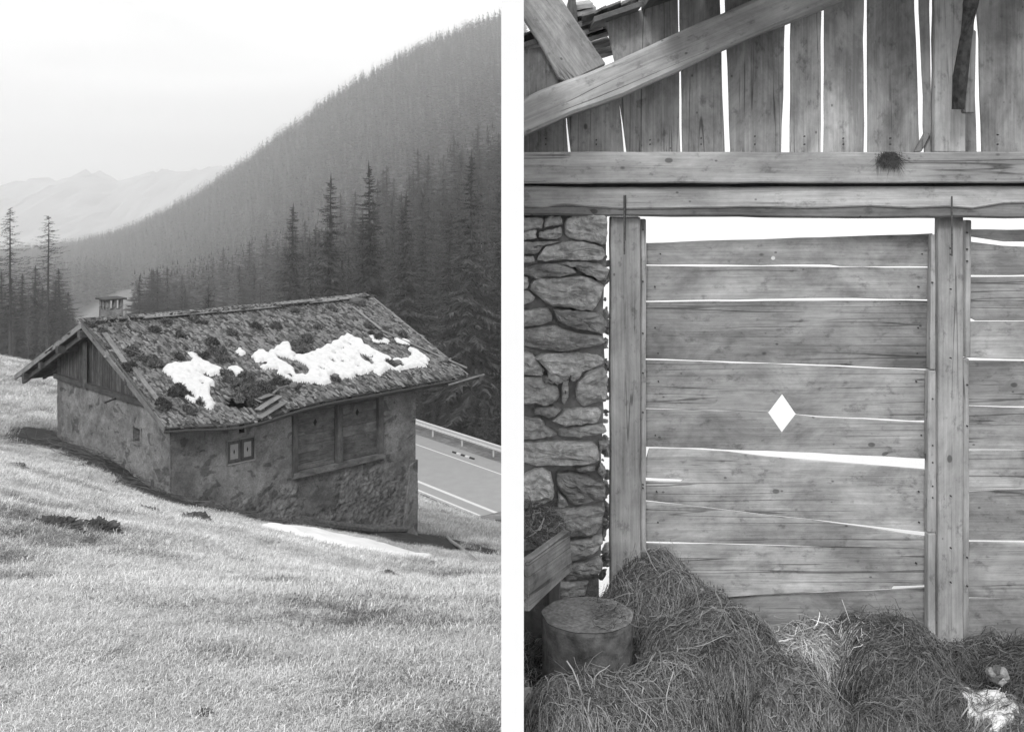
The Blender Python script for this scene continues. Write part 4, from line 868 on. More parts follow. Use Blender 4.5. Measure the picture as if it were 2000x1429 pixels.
# the far mass of forest
fc=bpy.data.collections.new('forest_trees')
for i in range(5):
    v,f,t,tf=tree_np(200+i,1,'spruce',1) if False else tree_np(200+i,18,'spruce',1); me=npmesh('forest_spruce',v,f,M['needle']); fc.objects.link(bpy.data.objects.new('forest_a%d'%i,me))
for i in range(2):
    v,f,t,tf=tree_np(300+i,18,'larch',1); me=npmesh('forest_larch',v,f,M['larch_far']); fc.objects.link(bpy.data.objects.new('forest_b%d'%i,me))
n=25000; yy=np.sqrt(rng.uniform(105**2,1750**2,n)); uu=rng.uniform(-.54,.034,n); xx=uu*yy
pxs=HX+uu*F; fm=forestmask(xx,yy)>.5; e_=edge(pxs)
ok=fm&((yy>e_*np.where(pxs>262,1.45,1.0))|(rng.uniform(0,1,n)<.0)); xx=xx[ok];yy=yy[ok]
zz=height(xx,yy,False)
# drop what lies far behind the crest
hh=np.minimum(.85+rng.gamma(3,.14,len(xx)),1.6); nzv=np.array([mnoise.noise(Vector((a*.02,b*.02,0))) for a,b in zip(xx,yy)])
lar=rng.uniform(0,1,len(xx))<np.clip(.08+nzv*.5,0.02,.55); lar&=yy<1150
ix=np.where(lar,rng.integers(5,7,len(xx)),rng.integers(0,5,len(xx)))
if rest:
    rr=np.array(rest); xx=np.r_[xx,rr[:,0]];yy=np.r_[yy,rr[:,1]];zz=np.r_[zz,rr[:,2]];hh=np.r_[hh,rr[:,3]/18];ix=np.r_[ix,rng.integers(0,5,len(rr))]
scatter('distant_forest',np.c_[xx,yy,zz-.3],rng.uniform(0,6.28,len(xx)),hh,ix,fc,'hazy conifer forest covering the far mountainside')
# scattered shrubs / small spruces in the clearing
for i,(px,py,Y) in enumerate([(246,612,560),(152,640,430),(262,600,600)]): by_top('spruce',SP[i],px,py-20,Y,'small spruce in the pale clearing behind the chimney','spruce','small spruces in the clearing',hmin=6)
# ------------------------------------------------------------------ the boarded barn on the right, open towards the eye
D=4.60
floor_=mk('barn_floor',[(.08,3.0,-2.14),(3.35,3.0,-2.14),(3.35,5.0,-2.14),(.08,5.0,-2.14),(.08,3.0,-2.4),(3.35,3.0,-2.4),(3.35,5.0,-2.4),(.08,5.0,-2.4)],[(0,1,2,3),(7,6,5,4),(0,4,5,1),(1,5,6,2),(2,6,7,3),(3,7,4,0)],M['soil']); tag(floor_,'dark earth under the hay in the barn',kind='structure')
# added white wall end, fills the blank strip between meadow and barn
Yp=3.02; xa=(979-HX)/F*Yp; xb=(1023-HX)/F*Yp
pw=mk('added_divider',[(xa,Yp,-2.6),(xb,Yp,-2.6),(xb,5.2,-2.6),(xa,5.2,-2.6),(xa,Yp,.86),(xb,Yp,.86),(xb,5.2,.86),(xa,5.2,.86)],[(3,2,1,0),(4,5,6,7),(0,1,5,4),(1,2,6,5),(2,3,7,6),(3,0,4,7)],M['white']); tag(pw,'added smooth white wall end filling the blank strip between meadow and barn','wall')
barn=empty('barn_wall',(1.3,4.6,-2.1),'inside of a weathered board barn wall with posts, beams and bright gaps','barn wall')
def wp(px,py,Y=D): return P(px,py,Y)
def board(name,px,par,Y=D,th=.014,mat='wood_in',grain=(1,0,0),wob=.004,seg=.09,bevel=.002): return prism(name,[wp(a,b,Y) for a,b in px],(0,th,0),M[mat],par,grain=grain,wob=wob,seg=seg,bevel=bevel)
# horizontal boards of the middle panel (upper and lower edge, left and right)
pan=mk('panel',[Vector((0,0,0))]*3,[],None,barn,origin=wp(1538,830))
XL,XR=1256,1822; tx,ty,dw,dh=1528,807,27,38
board('board',[(XL,475),(XR,456),(XR,521),(1640,520),(1620,517),(XL,517)],pan)
board('board',[(XL,519),(1380,521),(1500,520),(1640,522),(XR,523),(XR,585),(1620,582),(1345,586),(XL,588)],pan,Y=D+.008)
board('board',[(XL,590),(1345,589),(1500,588),(1620,587.5),(XR,588),(XR,721),(1600,712),(1345,703),(XL,700)],pan)
board('board',[(XL,703),(1345,705.5),(1600,715),(XR,724),(XR,821),(1596,812),(tx+dw,808.5),(tx,ty-dh),(tx-dw,805),(1400,801),(XL,797)],pan,Y=D+.006)
board('board',[(XL,799),(1400,803),(tx-dw,806),(tx,ty+dh),(tx+dw,810),(1596,815),(XR,826),(XR,896),(1540,882),(1330,874),(XL,872)],pan)
board('board',[(1268,876),(1330,876.5),(1420,882),(1500,892),(XR,918),(XR,1040),(1590,1014),(1500,1005),(1380,990),(XL,976),(XL,940),(1330,941),(1336,936),(XL-4,932)],pan,Y=D+.004,wob=.001,seg=.3)
board('board',[(XL,939),(1335,942.5),(1334,936),(1420,940),(1400,990),(XL,976)],pan,Y=D+.034,wob=0)
board('board',[(XL,979),(1380,992),(1500,1007),(1590,1016),(XR,1049),(XR,1071),(1500,1063),(XL,1057)],pan)
board('board',[(XL,1061),(1500,1066),(XR,1073),(XR,1142),(1745,1144),(1742,1149),(1600,1155),(1385,1168),(XL,1178)],pan,Y=D+.008)
board('board',[(XL,1172),(1385,1164),(1600,1158),(1740,1152),(XR,1146),(XR,1262),(XL,1262)],pan,Y=D+.03)
for px,py,r_ in ((1510,504,4),):  # white disc painted for daylight through a round hole in the board
    c=wp(px,py,D-.002); tag(mk('hole_daylight',[c+Vector((math.cos(a)*r_/F*D,0,math.sin(a)*r_/F*D)) for a in np.linspace(0,6.28,13)[:-1]],[tuple(range(12))[::-1]],M['snow'],pan),None)
# right panel
pr_=mk('panel',[Vector((0,0,0))]*3,[],None,barn,origin=wp(1960,850))
A,B=1888,2470
board('board',[(A,448),(B,452),(B,478),(1960,472),(A,461)],pr_)
board('board',[(A,471),(1960,480),(B,492),(B,538),(A,537)],pr_,Y=D+.005)
board('board',[(A,541),(1912,541),(B,541),(B,628),(1906,626),(1894,620),(A,612)],pr_)
board('board',[(A,628),(1906,628),(B,630),(B,705),(1960,701),(A,698)],pr_,Y=D+.006)
board('board',[(A,704),(1960,705),(B,708),(B,797),(1960,793),(A,791)],pr_)
board('board',[(A,793),(1960,796),(B,799),(B,879),(A,877)],pr_,Y=D+.006)
board('board',[(A,880),(B,882),(B,949),(1960,955),(A,959)],pr_)
board('board',[(A,961),(1960,957),(B,952),(B,1064),(A,1054)],pr_,Y=D+.008)
board('board',[(1894,1059),(B,1067),(B,1178),(A,1166)],pr_)
board('board',[(A,1169),(B,1181),(B,1290),(A,1290)],pr_,Y=D+.01)
# posts and battens
vz=(0,0,1)
def vpost(name,x0,x1,y0,y1,Y,th,mat='wood_beam',wob=.003,dx=0): return board(name,[(x0+dx,y0),(x1+dx,y0),(x1,y1),(x0,y1)],barn,Y=Y,th=th,mat=mat,grain=vz,wob=wob,seg=.1,bevel=.004)
lp=vpost('post',1193,1251,424,1300,4.50,.08); vpost('batten',1251,1262,428,1300,4.555,.045,wob=.004)
lp2=vpost('post',1833,1882,424,1300,4.52,.045); vpost('batten',1817,1830,459,722,4.555,.045,wob=.004,dx=3); vpost('batten',1812,1829,724,1040,4.55,.045,wob=.006,dx=2); vpost('batten',1813,1829,1042,1300,4.54,.045,wob=.004)
vpost('batten',1885,1896,430,698,4.555,.04,dx=2); vpost('batten',1881,1893,700,1300,4.555,.04,wob=.003)
vpost('post',1826,1886,-60,297,4.56,.035,mat='wood_beam'); vpost('batten',1786,1800,260,297,4.60,.02,mat='wood_in',dx=20)
# horizontal beams
board('beam',[(1002,297),(2490,297),(2490,357),(1002,359)],barn,Y=4.40,th=.22,mat='wood_beam',wob=.003,bevel=.006)
board('beam',[(1002,363),(1150,366),(2490,362),(2490,403),(2040,396),(1960,398),(1900,408),(1850,404),(1780,407),(1700,403),(1600,407),(1450,405),(1300,408),(1220,409),(1150,404),(1100,400),(1060,406),(1002,404)],barn,Y=4.44,th=.16,mat='wood_beam',wob=.003,bevel=.006)
board('beam_wane',[(1002,392),(2490,392),(2490,425),(1700,427),(1400,424),(1002,421)],barn,Y=4.452,th=.14,mat='wane',wob=.004,bevel=.01)
rgq=random.Random(12)
nl=[(x,rgq.uniform(440,1210)) for x in (1256,1822,1858,1890) for _ in range(7)]+[(x+rgq.uniform(-6,6),y) for y in (496,560,640,690,745,850,960,1020,1100) for x in (1284,1796)]+[(x,y) for x in (1066,1165,1270,1370,1475,1572,1648,1740,1950) for y in (282,268+rgq.uniform(-6,6))]
for x,y in nl:
    Yn=(4.495 if x==1858 else 4.55 if x in (1256,1822,1890) else 4.60)-.004; q=wp(x,y,Yn); r0=.0032
    mk('nail',[q+Vector((math.cos(a)*r0,0,math.sin(a)*r0)) for a in np.linspace(0,6.28,9)[:-1]]+[q+Vector((math.cos(a)*r0,.012,math.sin(a)*r0)) for a in np.linspace(0,6.28,9)[:-1]],[tuple(range(8))[::-1]]+[(i,(i+1)%8,(i+1)%8+8,i+8) for i in range(8)],M['iron'],barn)
board('gap_blocker',[(1002,340),(2490,340),(2490,385),(1002,385)],barn,Y=4.52,th=.03,mat='wood_dark')  # added dark board shutting out the daylight between the two beams
# iron hooks
for x,y0,y1 in ((1219,381,497),(1859,383,500)): beam('iron_rod',wp(x,y0,4.425),wp(x+.5,y1,4.455),.006,.005,M['iron2'],barn,bevel=.001)
beam('iron_rod',wp(1222,381,4.425),wp(1221,470,4.45),.004,.004,M['iron'],barn,bevel=0)
# upright gable boards: (left top, right top, right bottom, left bottom) at py of -60 / 297
GB=[((1003,1104),(1003,1110),70),((1108,1207),(1115,1219),35),((1213,1323),(1224,1329),4),((1326,1404),(1333,1416),-60),((1414,1537),(1427,1526),-60),((1544,1604),(1543,1603),-60),((1611,1687),(1609,1687),-60),((1694,1784),(1695,1797),-60),((1793,1816),(1806,1818),-60),((1823,1900),(1819,1908),-60),((1907,2015),(1918,2018),-60),((2020,2110),(2023,2110),-60)]
GB+=[((2113+k*92,2198+k*92),(2114+k*92,2199+k*92),-60) for k in range(4)]
def rooftop(x): return 43-(x-1183)*.34
for (ta,tb),(ba,bb),_ in GB:
    y0a=max(-90,rooftop(ta)); y0b=max(-90,rooftop(tb))
    if ta<1200: y0a=max(y0a,88-(ta-1000)*.1)
    lerp=lambda t,b,y: t+(b-t)*(y+60)/357
    if ta==1213:
        pts=[(1200,120),(1183,44),(1220,30),(lerp(tb,bb,0),-5),(bb,300),(ba,300)]
    elif ta==1108: pts=[(1098,150),(1180,138),(1206,150),(bb,300),(ba,300)]
    elif ta==1003: pts=[(1003,100),(1060,92),(1102,140),(bb,300),(ba,300)]
    else: pts=[(lerp(ta,ba,y0a),y0a),(lerp(tb,bb,y0b),y0b),(bb,300),(ba,300)]
    board('gable_board',pts,barn,Y=4.62+random.uniform(0,.010),th=.012,grain=vz,wob=.0055,seg=.11,mat='wood_in')
# beyond the missing piece: boards behind
board('gable_board',[(1120,-60),(1100,60),(1100,160),(1140,160),(1130,70)],barn,Y=4.70,th=.02,grain=vz,mat='wood_dark')
# the leaning rafter, the plank behind it, the barked pole
def slab(name,px,Y,th,mat,a,b,par=barn,**k): return board(name,px,par,Y=Y,th=th,mat=mat,grain=(wp(*b)-wp(*a)),**k)
slab('rafter',[(1003,212),(1023,192),(1050,178),(1146,143),(1205,118),(1320,65),(1414,25),(1470,0),(1560,-45),(1760,-60),(1650,0),(1520,50),(1420,93),(1331,136),(1220,186),(1118,222),(1023,264),(1003,282)],4.33,.22,'wood_beam',(1023,230),(1560,0),wob=.004,bevel=.012)
slab('plank',[(1003,-40),(1023,-40),(1098,0),(1140,62),(1184,126),(1143,145),(1110,163),(1090,152),(1060,95),(1023,38),(1003,10)],4.56,.05,'wood_in',(1040,0),(1150,150),wob=.003,bevel=.006)
tube('bark_pole',[wp(1872,214,4.40),wp(1876,150,4.39),wp(1885,80,4.38),wp(1896,10,4.37),wp(1908,-60,4.36)],[.024,.029,.027,.030,.033],M['soot'],barn,n=9,rough=.25)
beam('strut',wp(1890,222,4.46),wp(1893,60,4.45),.045,.04,M['wood_pale'],barn)
mk('hay_wisp',*(lambda T:(T[0],T[1]))(((lambda: ( [v for v in HW] , HF))() if 'HW' in globals() else ([Vector((0,0,0))]*3,[]))),M['hay'],barn,origin=(1.6,4.4,.1)) if False else None
# roof: planks along the eave direction above the top of the gable, with gaps, and shingles over them
roof=empty('barn_roof',(1.3,4.0,.9),'rough plank underside of the barn roof with daylight between shingles','roof')
def rz_(x): return .70+(x-.403)*.33
for x0,x1,Ya,Yb in ((.035,.235,4.58,5.0),(.345,.545,4.5,4.98),(.56,.80,3.9,4.64),(.81,1.06,3.9,5.0),(1.07,1.33,3.9,5.0),(1.34,1.6,3.9,5.0),(1.61,1.9,3.9,5.0),(1.91,2.2,3.9,5.0),(2.21,2.5,3.9,5.0),(2.51,2.85,3.9,5.0),(2.86,3.2,3.9,5.0)):
    q=[(x0,rz_(x0)),(x1,rz_(x1)),(x1,rz_(x1)+.024),(x0,rz_(x0)+.024)]
    prism('roof_board',[Vector((a,Ya,b)) for a,b in q],(0,Yb-Ya,0),M['wood_dark'],roof,grain=(0,1,0),bevel=.002)
for k,(a,b) in enumerate([((1118,8),(1150,2)),((1122,22),(1156,10)),((1132,40),(1166,28)),((1142,56),(1170,44)),((1150,70),(1180,58)),((1160,88),(1186,76)),((1168,104),(1192,94)),((1022,92),(1042,86))]):
    yy_=4.74+.015*k; prism('shingle',[wp(a[0]-6,a[1]+5,yy_),wp(b[0]+8,b[1]+4,yy_),wp(b[0]+8,b[1]+13,yy_),wp(a[0]-6,a[1]+15,yy_)],(0,.22,.05),M['wood_beam'],roof,grain=(1,0,0),bevel=0,wob=.002,seg=.03)
rgn=random.Random(4)
for k in range(46):
    x=.03+.06*(k%12)+rgn.uniform(-.02,.02); y=4.72+.09*(k//12)+rgn.uniform(-.02,.02); z=rz_(x)+.05+.012*(k//12); a=rgn.uniform(-.3,.3)
    if .16<x<.46 and rgn.random()<.35: continue
    u=Vector((.055,.0,.018+rgn.uniform(-.004,.012))); v=Vector((a*.05,.17,-.015)); c=Vector((x,y,z))
    prism('shingle',[c-u*.5-v*.5,c+u*.5-v*.5,c+u*.5+v*.5,c-u*.5+v*.5],(0,0,.009),M['wood_pale'],roof,grain=(0,1,0),bevel=0)
for k in range(19):
    x=.9+k*.12; prism('shingle_strip',[Vector((x,3.9,rz_(x)+.03)),Vector((x+.14,3.9,rz_(x+.14)+.04)),Vector((x+.14,5.05,rz_(x+.14)+.04)),Vector((x,5.05,rz_(x)+.03))],(0,0,.012),M['wood_dark'],roof,grain=(0,1,0),bevel=0)
# ------------------------------------------------------------------ dry stone pier
pier=empty('stone_pier',(.25,4.5,-2.1),'rough dry stone pier with pale mortar at the left end of the barn wall','stone pier')
cj=[(1016,416),(1186,416),(1184,520),(1178,600),(1181,700),(1179,800),(1174,900),(1180,960),(1174,1050),(1168,1110),(1170,1300),(1016,1300)]
prism('mortar',[wp(a,b,4.52) for a,b in cj],(0,.42,0),M['mortar'],pier,grain=(0,0,1),wob=.012,seg=.05,bevel=0)
C3=(3.969,1020,400); C4=(3.573,1020,740)
ST=[(C3,[(12,90),(165,100),(160,180),(110,190),(60,200),(12,215)]),(C3,[(170,110),(215,80),(290,80),(310,110),(310,155),(240,165),(165,180)]),(C3,[(240,60),(290,50),(320,75),(280,85)]),
(C3,[(130,215),(310,165),(310,240),(265,275),(120,255)]),(C3,[(12,215),(110,190),(115,260),(12,280)]),(C3,[(345,100),(430,65),(540,50),(620,60),(690,120),(685,200),(650,320),(540,285),(400,275),(325,240),(325,150)]),
(C3,[(400,25),(500,35),(545,50),(430,65)]),(C3,[(130,385),(170,320),(350,280),(500,285),(620,320),(650,390),(620,425),(500,435),(300,430),(120,440),(95,420)]),(C3,[(12,290),(100,282),(300,282),(160,318),(120,380),(12,388)]),(C3,[(12,395),(90,395),(100,440),(12,465)]),
(C3,[(12,490),(120,455),(300,460),(370,480),(430,520),(330,555),(180,560),(70,570),(12,520)]),(C3,[(230,450),(420,435),(620,460),(665,490),(665,560),(600,595),(560,560),(490,540),(400,480)]),(C3,[(490,545),(560,500),(610,505),(615,560)]),
(C3,[(40,655),(75,580),(150,560),(300,560),(450,545),(560,570),(640,620),(600,740),(550,820),(420,810),(380,795),(230,795),(150,730)]),(C3,[(12,545),(40,560),(55,620),(35,650),(12,655)]),(C3,[(12,665),(40,665),(100,720),(80,750),(12,795)]),
(C3,[(12,820),(200,800),(235,850),(230,900),(150,935),(12,950)]),(C3,[(235,805),(420,810),(560,825),(610,840),(665,910),(670,960),(640,1010),(560,985),(450,965),(350,940),(260,880)]),(C3,[(12,965),(250,930),(330,960),(480,1000),(620,1010),(650,1050),(600,1080),(450,1110),(330,1130),(150,1130),(12,1090)]),
(C3,[(85,1180),(180,1145),(350,1140),(500,1145),(600,1165),(650,1200),(640,1240),(520,1280),(420,1310),(320,1325),(210,1300),(150,1230)]),(C3,[(12,1130),(80,1150),(130,1220),(180,1290),(130,1330),(60,1300),(12,1320)]),(C3,[(130,1320),(290,1330),(250,1390),(180,1380)]),
(C4,[(385,20),(470,-60),(580,-80),(600,0),(590,150),(500,170),(430,200),(375,160),(375,60)]),(C4,[(12,-20),(150,-20),(250,60),(270,120),(190,185),(100,170),(12,160)]),(C4,[(280,10),(325,0),(320,130),(290,180),(270,150)]),
(C4,[(75,200),(220,185),(270,210),(230,260),(180,265),(90,245)]),(C4,[(205,290),(290,215),(400,200),(540,200),(555,240),(530,300),(400,320),(300,315)]),(C4,[(12,250),(150,275),(160,330),(240,370),(240,395),(100,410),(12,420)]),(C4,[(240,350),(400,330),(560,310),(590,360),(500,385),(350,405),(250,400)]),
(C4,[(12,430),(200,435),(400,425),(520,440),(530,520),(540,560),(430,580),(250,590),(100,605),(12,590)]),(C4,[(12,690),(60,640),(130,610),(190,640),(215,700),(225,830),(160,870),(60,885),(12,885)]),(C4,[(235,650),(330,640),(480,680),(560,720),(590,780),(570,850),(450,870),(340,870),(290,800),(240,740)]),
(C4,[(360,620),(450,595),(515,610),(500,640),(420,650)]),(C4,[(250,780),(300,830),(320,880),(250,910)]),(C4,[(12,900),(200,900),(480,885),(590,900),(560,1020),(520,1080),(320,1100),(200,1030),(60,960),(12,955)]),
(C4,[(290,1130),(420,1110),(560,1090),(570,1130),(520,1200),(430,1250),(310,1270),(290,1200)]),(C4,[(300,1290),(430,1270),(540,1240),(570,1290),(540,1340),(450,1390),(300,1400)]),(C4,[(530,440),(590,430),(600,470),(540,490)]),(C4,[(540,580),(590,640),(565,690),(520,640)]),
(C4,[(180,1410),(470,1400),(440,1500),(200,1520)]),(C4,[(240,1530),(420,1510),(400,1600),(250,1620)]),(C4,[(0,1060),(90,1000),(200,1040),(280,1110),(280,1180),(100,1180),(0,1200)]),(C4,[(12,-110),(60,-130),(130,-100),(150,-30),(12,-30)]),(C4,[(180,-80),(300,-90),(340,-10),(240,40),(170,-30)]),(C4,[(325,-90),(440,-100),(390,0),(340,20)])]
def pierstone(poly,seed):
    n=34; P_=[Vector(((a),(b))) for a,b in poly]; L_=[(P_[(i+1)%len(P_)]-P_[i]).length for i in range(len(P_))]; T_=sum(L_); out=[]
    for k in range(n):
        d=T_*k/n; i=0
        while d>L_[i]: d-=L_[i]; i+=1
        out.append(P_[i].lerp(P_[(i+1)%len(P_)],d/L_[i]))
    out=[(out[k-1]+out[k]*10+out[(k+1)%n])/12 for k in range(n)]; jr=random.Random(seed*7); out=[q+Vector((jr.uniform(-1,1),jr.uniform(-1,1)))*.9 for q in out]
    c=sum(out,Vector((0,0)))/n; big=min(1,math.sqrt(T_)/22); rg=random.Random(seed); tx_,ty_=rg.uniform(-.25,.25),rg.uniform(-.25,.25)
    rings=[(1.0,.12),(1.0,.04),(.995,.012),(.965,-.012),(.86,-.024),(.72,-.028),(.55,-.032),(.38,-.034),(.2,-.034)]; V=[];Fc=[]
    for ri,(f,dy) in enumerate(rings):
        for k in range(n):
            q=c+(out[k]-c)*f; X_=wp(q.x,q.y,4.50); nn=Vector((X_.x*9,X_.z*15,seed*2.3)); nz_=mnoise.noise(nn)*.020+mnoise.noise(nn*2.6)*.016+mnoise.noise(nn*6)*.010+abs(mnoise.noise(Vector((X_.x*5,X_.z*30,seed))))*.015
            edge_=mnoise.noise(Vector((X_.x*40,X_.z*40,seed)))*.004
            dd=dy*big+((q-c).x*tx_+(q-c).y*ty_)/F*4.5+nz_*(ri>1)*big*1.2-.01
            V.append(Vector((X_.x+edge_,4.50+dd,X_.z+edge_)))
    q=wp(c.x,c.y,4.5); V.append(Vector((q.x,4.5-.045*big,q.z)))
    for ri in range(len(rings)-1):
        for k in range(n): Fc.append((ri*n+k,ri*n+(k+1)%n,(ri+1)*n+(k+1)%n,(ri+1)*n+k))
    for k in range(n): Fc.append(((len(rings)-1)*n+k,(len(rings)-1)*n+(k+1)%n,len(V)-1))
    a,b,e=V[3*n],V[3*n+1],V[4*n]
    if (b-a).cross(e-a).y>0: Fc=[f[::-1] for f in Fc]
    mk('stone',V,Fc,M['stone'],pier,smooth=False)
for i,(cs,poly) in enumerate(ST):
    s_,ox,oy=cs; poly=[(min(a/s_+ox,1187),b/s_+oy) for a,b in poly]; poly=[(a if a>1025 else a-14,b) for a,b in poly]; pierstone(poly,i+3)
# pale rubble bits at the ragged outer edge
rg=random.Random(8)
for k in range(70):
    py=rg.uniform(490,1120); px=rg.uniform(1176,1187); rock_=rock('chip',wp(px,py,4.62+rg.uniform(0,.15)),rg.uniform(.005,.024),M['stone'],pier,seed=k,sub=2,rough=.7,sz=(1,1,rg.uniform(.5,1.6)))
def lump(x,y): return .030*np.sin(x*7.3+1)*np.sin(y*6.1+2*x)+ .022*np.sin(x*13+2*np.sin(y*9))*np.cos(y*12+x*4)+.010*np.sin(x*31)*np.sin(y*29+1)
def strands(n,x,y,z,nx,ny,seed,Lm=.17,flow=0,spread=.8,wd=.0011):
    rg=np.random.default_rng(seed); a=flow+rg.normal(0,spread,n); Ls=Lm*rg.uniform(.35,1.5,n); cur=rg.normal(0,1.1,n); K=6; lift=rg.exponential(.009,n); V=[]
    t=np.linspace(-.5,.5,K)
    A=a[:,None]+cur[:,None]*t[None]; dx=np.cos(A);dy=np.sin(A)
    X_=x[:,None]+np.cumsum(dx,1)*(Ls/K)[:,None]-(dx.sum(1)*Ls/K/2)[:,None]; Y_=y[:,None]+np.cumsum(dy,1)*(Ls/K)[:,None]-(dy.sum(1)*Ls/K/2)[:,None]
    return X_,Y_,lift,A,Ls,K,rg
def build_strands(name,parent,n,sample,zf,seed,flowf,Lm=.18,spread=.7,stray=.03,label=None):
    x,y=sample(n); e_=.02; gx=(zf(x+e_,y)-zf(x-e_,y))/.04; gy=(zf(x,y+e_)-zf(x,y-e_))/.04; gm=np.hypot(gx,gy); ta=np.arctan2(gy,gx)+1.57; fl0=flowf(x,y); wt=np.clip(gm*.5,0,.8); fl=np.arctan2(np.sin(fl0)*(1-wt)+np.sin(ta)*wt,np.cos(fl0)*(1-wt)+np.cos(ta)*wt); SL=1/np.sqrt(1+(gm*1.6)**2)+0*x; X_,Y_,lift,A,Ls,K,rg=strands(n,x,y,None,0,0,seed,Lm*SL,fl,spread)
    Z_=zf(X_,Y_)+lift[:,None]+rg.normal(0,.004,X_.shape)+.004
    st=rg.uniform(0,1,n)<stray; up=rg.uniform(.05,.7,n)*st; Z_+=up[:,None]*Ls[:,None]*(np.linspace(0,1,K)[None]**1.2)
    w=(.0006+.0005*st)[:,None]*rg.uniform(.6,1.8,n)[:,None]; ox=-np.sin(A)*w; oy=np.cos(A)*w; oz=rg.normal(0,.6,n)[:,None]*w
    Pa=np.stack([X_+ox,Y_+oy,Z_+oz],-1); Pb=np.stack([X_-ox,Y_-oy,Z_-oz],-1); V=np.stack([Pa,Pb],2).reshape(n,K*2,3); b=np.arange(n)[:,None]*(K*2)
    F_=np.concatenate([b+np.array([2*i,2*i+1,2*i+3,2*i+2]) for i in range(K-1)]); return mknp(name,V.reshape(-1,3),F_,M['hay'],parent)
# ------------------------------------------------------------------ manger side, chopping block, boulder
tr=empty('manger',wp(1050,1100,4.0),'old plank manger corner filled with hay at the left of the barn','manger')
prism('side_board',[wp(1018,1090,3.727),wp(1098,1034,4.10),wp(1103,1112,4.126),wp(1072,1140,3.972),wp(1018,1192,3.727)],(.0275,-.0119,0),M['wood_in'],tr,grain=wp(1098,1034,4.1)-wp(1024,1084,3.75),wob=.003,seg=.1)
beam('leg',wp(1082,1100,4.18),wp(1080,1330,4.16),.05,.05,M['wood_dark'],tr,up=(1,0,0)); mk('bottom_board',[wp(1000,1190,3.7),wp(1100,1110,4.12),wp(1100,1100,4.4),wp(1000,1120,4.4)],[(0,1,2,3)],M['wood_dark'],tr)
cb=empty('chopping_block',wp(1148,1240,3.85),'round sawn tree stump used as a chopping block, half buried in hay','stump')
ctr=P(1148,1200,3.85); rr=89/F*3.85; V=[];Fc=[]; n=40
def sr(a): return rr*(1+.03*mnoise.noise(Vector((math.cos(a)*2,math.sin(a)*2,1)))+.012*math.sin(a*9))
lv=[(0,1.0),(-.012,1.02),(-.1,.98),(-.25,.99),(-.5,1.03)]
for dz,f in lv:
    for k in range(n): a=2*math.pi*k/n; V.append(ctr+Vector((math.cos(a)*sr(a)*f*(1+.02*mnoise.noise(Vector((a*3,dz*9,0)))*(dz<-.05)),math.sin(a)*sr(a)*f,dz)))
for i in range(len(lv)-1):
    for k in range(n): Fc.append((i*n+k,i*n+(k+1)%n,(i+1)*n+(k+1)%n,(i+1)*n+k))
mk('bark',V,[f[::-1] for f in Fc],M['stump'],cb)
def rings_m():
    m=MT('sawn_top',.9); v=m.map((1,1,1)); n_=m.noise(v,60,4); sp=m.N.new('ShaderNodeVectorMath'); sp.operation='LENGTH'; m.L.new(m.noise and v,sp.inputs[0])
    w=m.op('SINE',m.op('MULTIPLY',sp.outputs['Value'],420)); c=m.op('MULTIPLY',m.rng(w,-1,1,.94,1.05),m.rng(n_,.3,.7,.6,1.3)); c=m.op('MULTIPLY',c,m.rng(m.noise(v,9,5),.3,.7,.7,1.2)); return m.out(m.op('MULTIPLY',c,.26),n_,.004)
top=[ctr+Vector((0,0,.002))]+[ctr+Vector((math.cos(2*math.pi*k/n)*sr(2*math.pi*k/n),math.sin(2*math.pi*k/n)*sr(2*math.pi*k/n),.002)) for k in range(n)]
mk('sawn_top',top,[(0,k+1,(k+1)%n+1) for k in range(n)],rings_m(),cb,origin=ctr+Vector((.02,.01,0)))
s_=build_strands('strands',cb,160,lambda n:(ctr.x+.02+np.abs(rng.normal(0,.06,n)),ctr.y+rng.normal(0,.09,n)),lambda x,y:ctr.z+.004+0*x,15,lambda x,y:0*x+.4,stray=.02,Lm=.09); s_['kind']='stuff'
tag(rock('boulder',P(1024,1415,3.5),.085,M['stone'],seed=2,sz=(1,1,1.4)),'grey boulder in the bottom left corner of the barn','boulder')
# ------------------------------------------------------------------ hay
FZ=-2.12
MD=[# px, top py, Y, half width px, half depth m, rise above base, label
 (1278,1104,4.38,160,.28,.50,'rounded hay heap against the post at the left, highest of the heaps'),
 (1372,1196,4.02,165,.36,.50,'broad hay heap to the right of the chopping block'),
 (1205,1312,3.45,230,.30,.60,'hay heap lying in front of the chopping block'),
 (1565,1236,4.32,150,.22,.30,'low loose hay heap under the middle board panel'),
 (1560,1318,3.78,125,.30,.42,'hay heap in the middle of the foreground'),
 (1768,1246,4.10,120,.48,.42,'long rounded hay heap in front of the middle post'),
 (1870,1234,4.34,95,.18,.36,'small steep hay heap at the foot of the middle post'),
 (2010,1278,4.15,120,.32,.34,'hay heap at the right edge of the barn'),
 (1770,1378,3.62,95,.22,.35,'hay roll at the bottom edge below the middle post'),
 (1935,1395,3.72,110,.28,.30,'hay heap beneath the small white sun patch')]
mounds=[]
for px,py,Yv,hw,hd,rise,lb in MD: c=P(px,py+26,Yv); mounds.append((c.x,Yv,c.z,hw/F*Yv,hd,lb))
def mz(m,x,y):
    wx=.05*np.sin(y*11+m[0]*9)+.03*np.sin(x*23+m[1]*5); wy=.06*np.sin(x*9+m[1]*7)+.03*np.sin(y*21+m[0]*5); q=((x+wx-m[0])/(m[3]*1.15))**2+((y+wy-m[1])/(m[4]*1.15))**2; return np.where(q<1,(m[2]-FZ)*(np.clip(1-q**1.5,0,1))**.55,0)+FZ
def allz(x,y):
    z=np.full(np.shape(x),FZ)
    for m in mounds: z=np.maximum(z,mz(m,x,y))
    return z+lump(x,y)
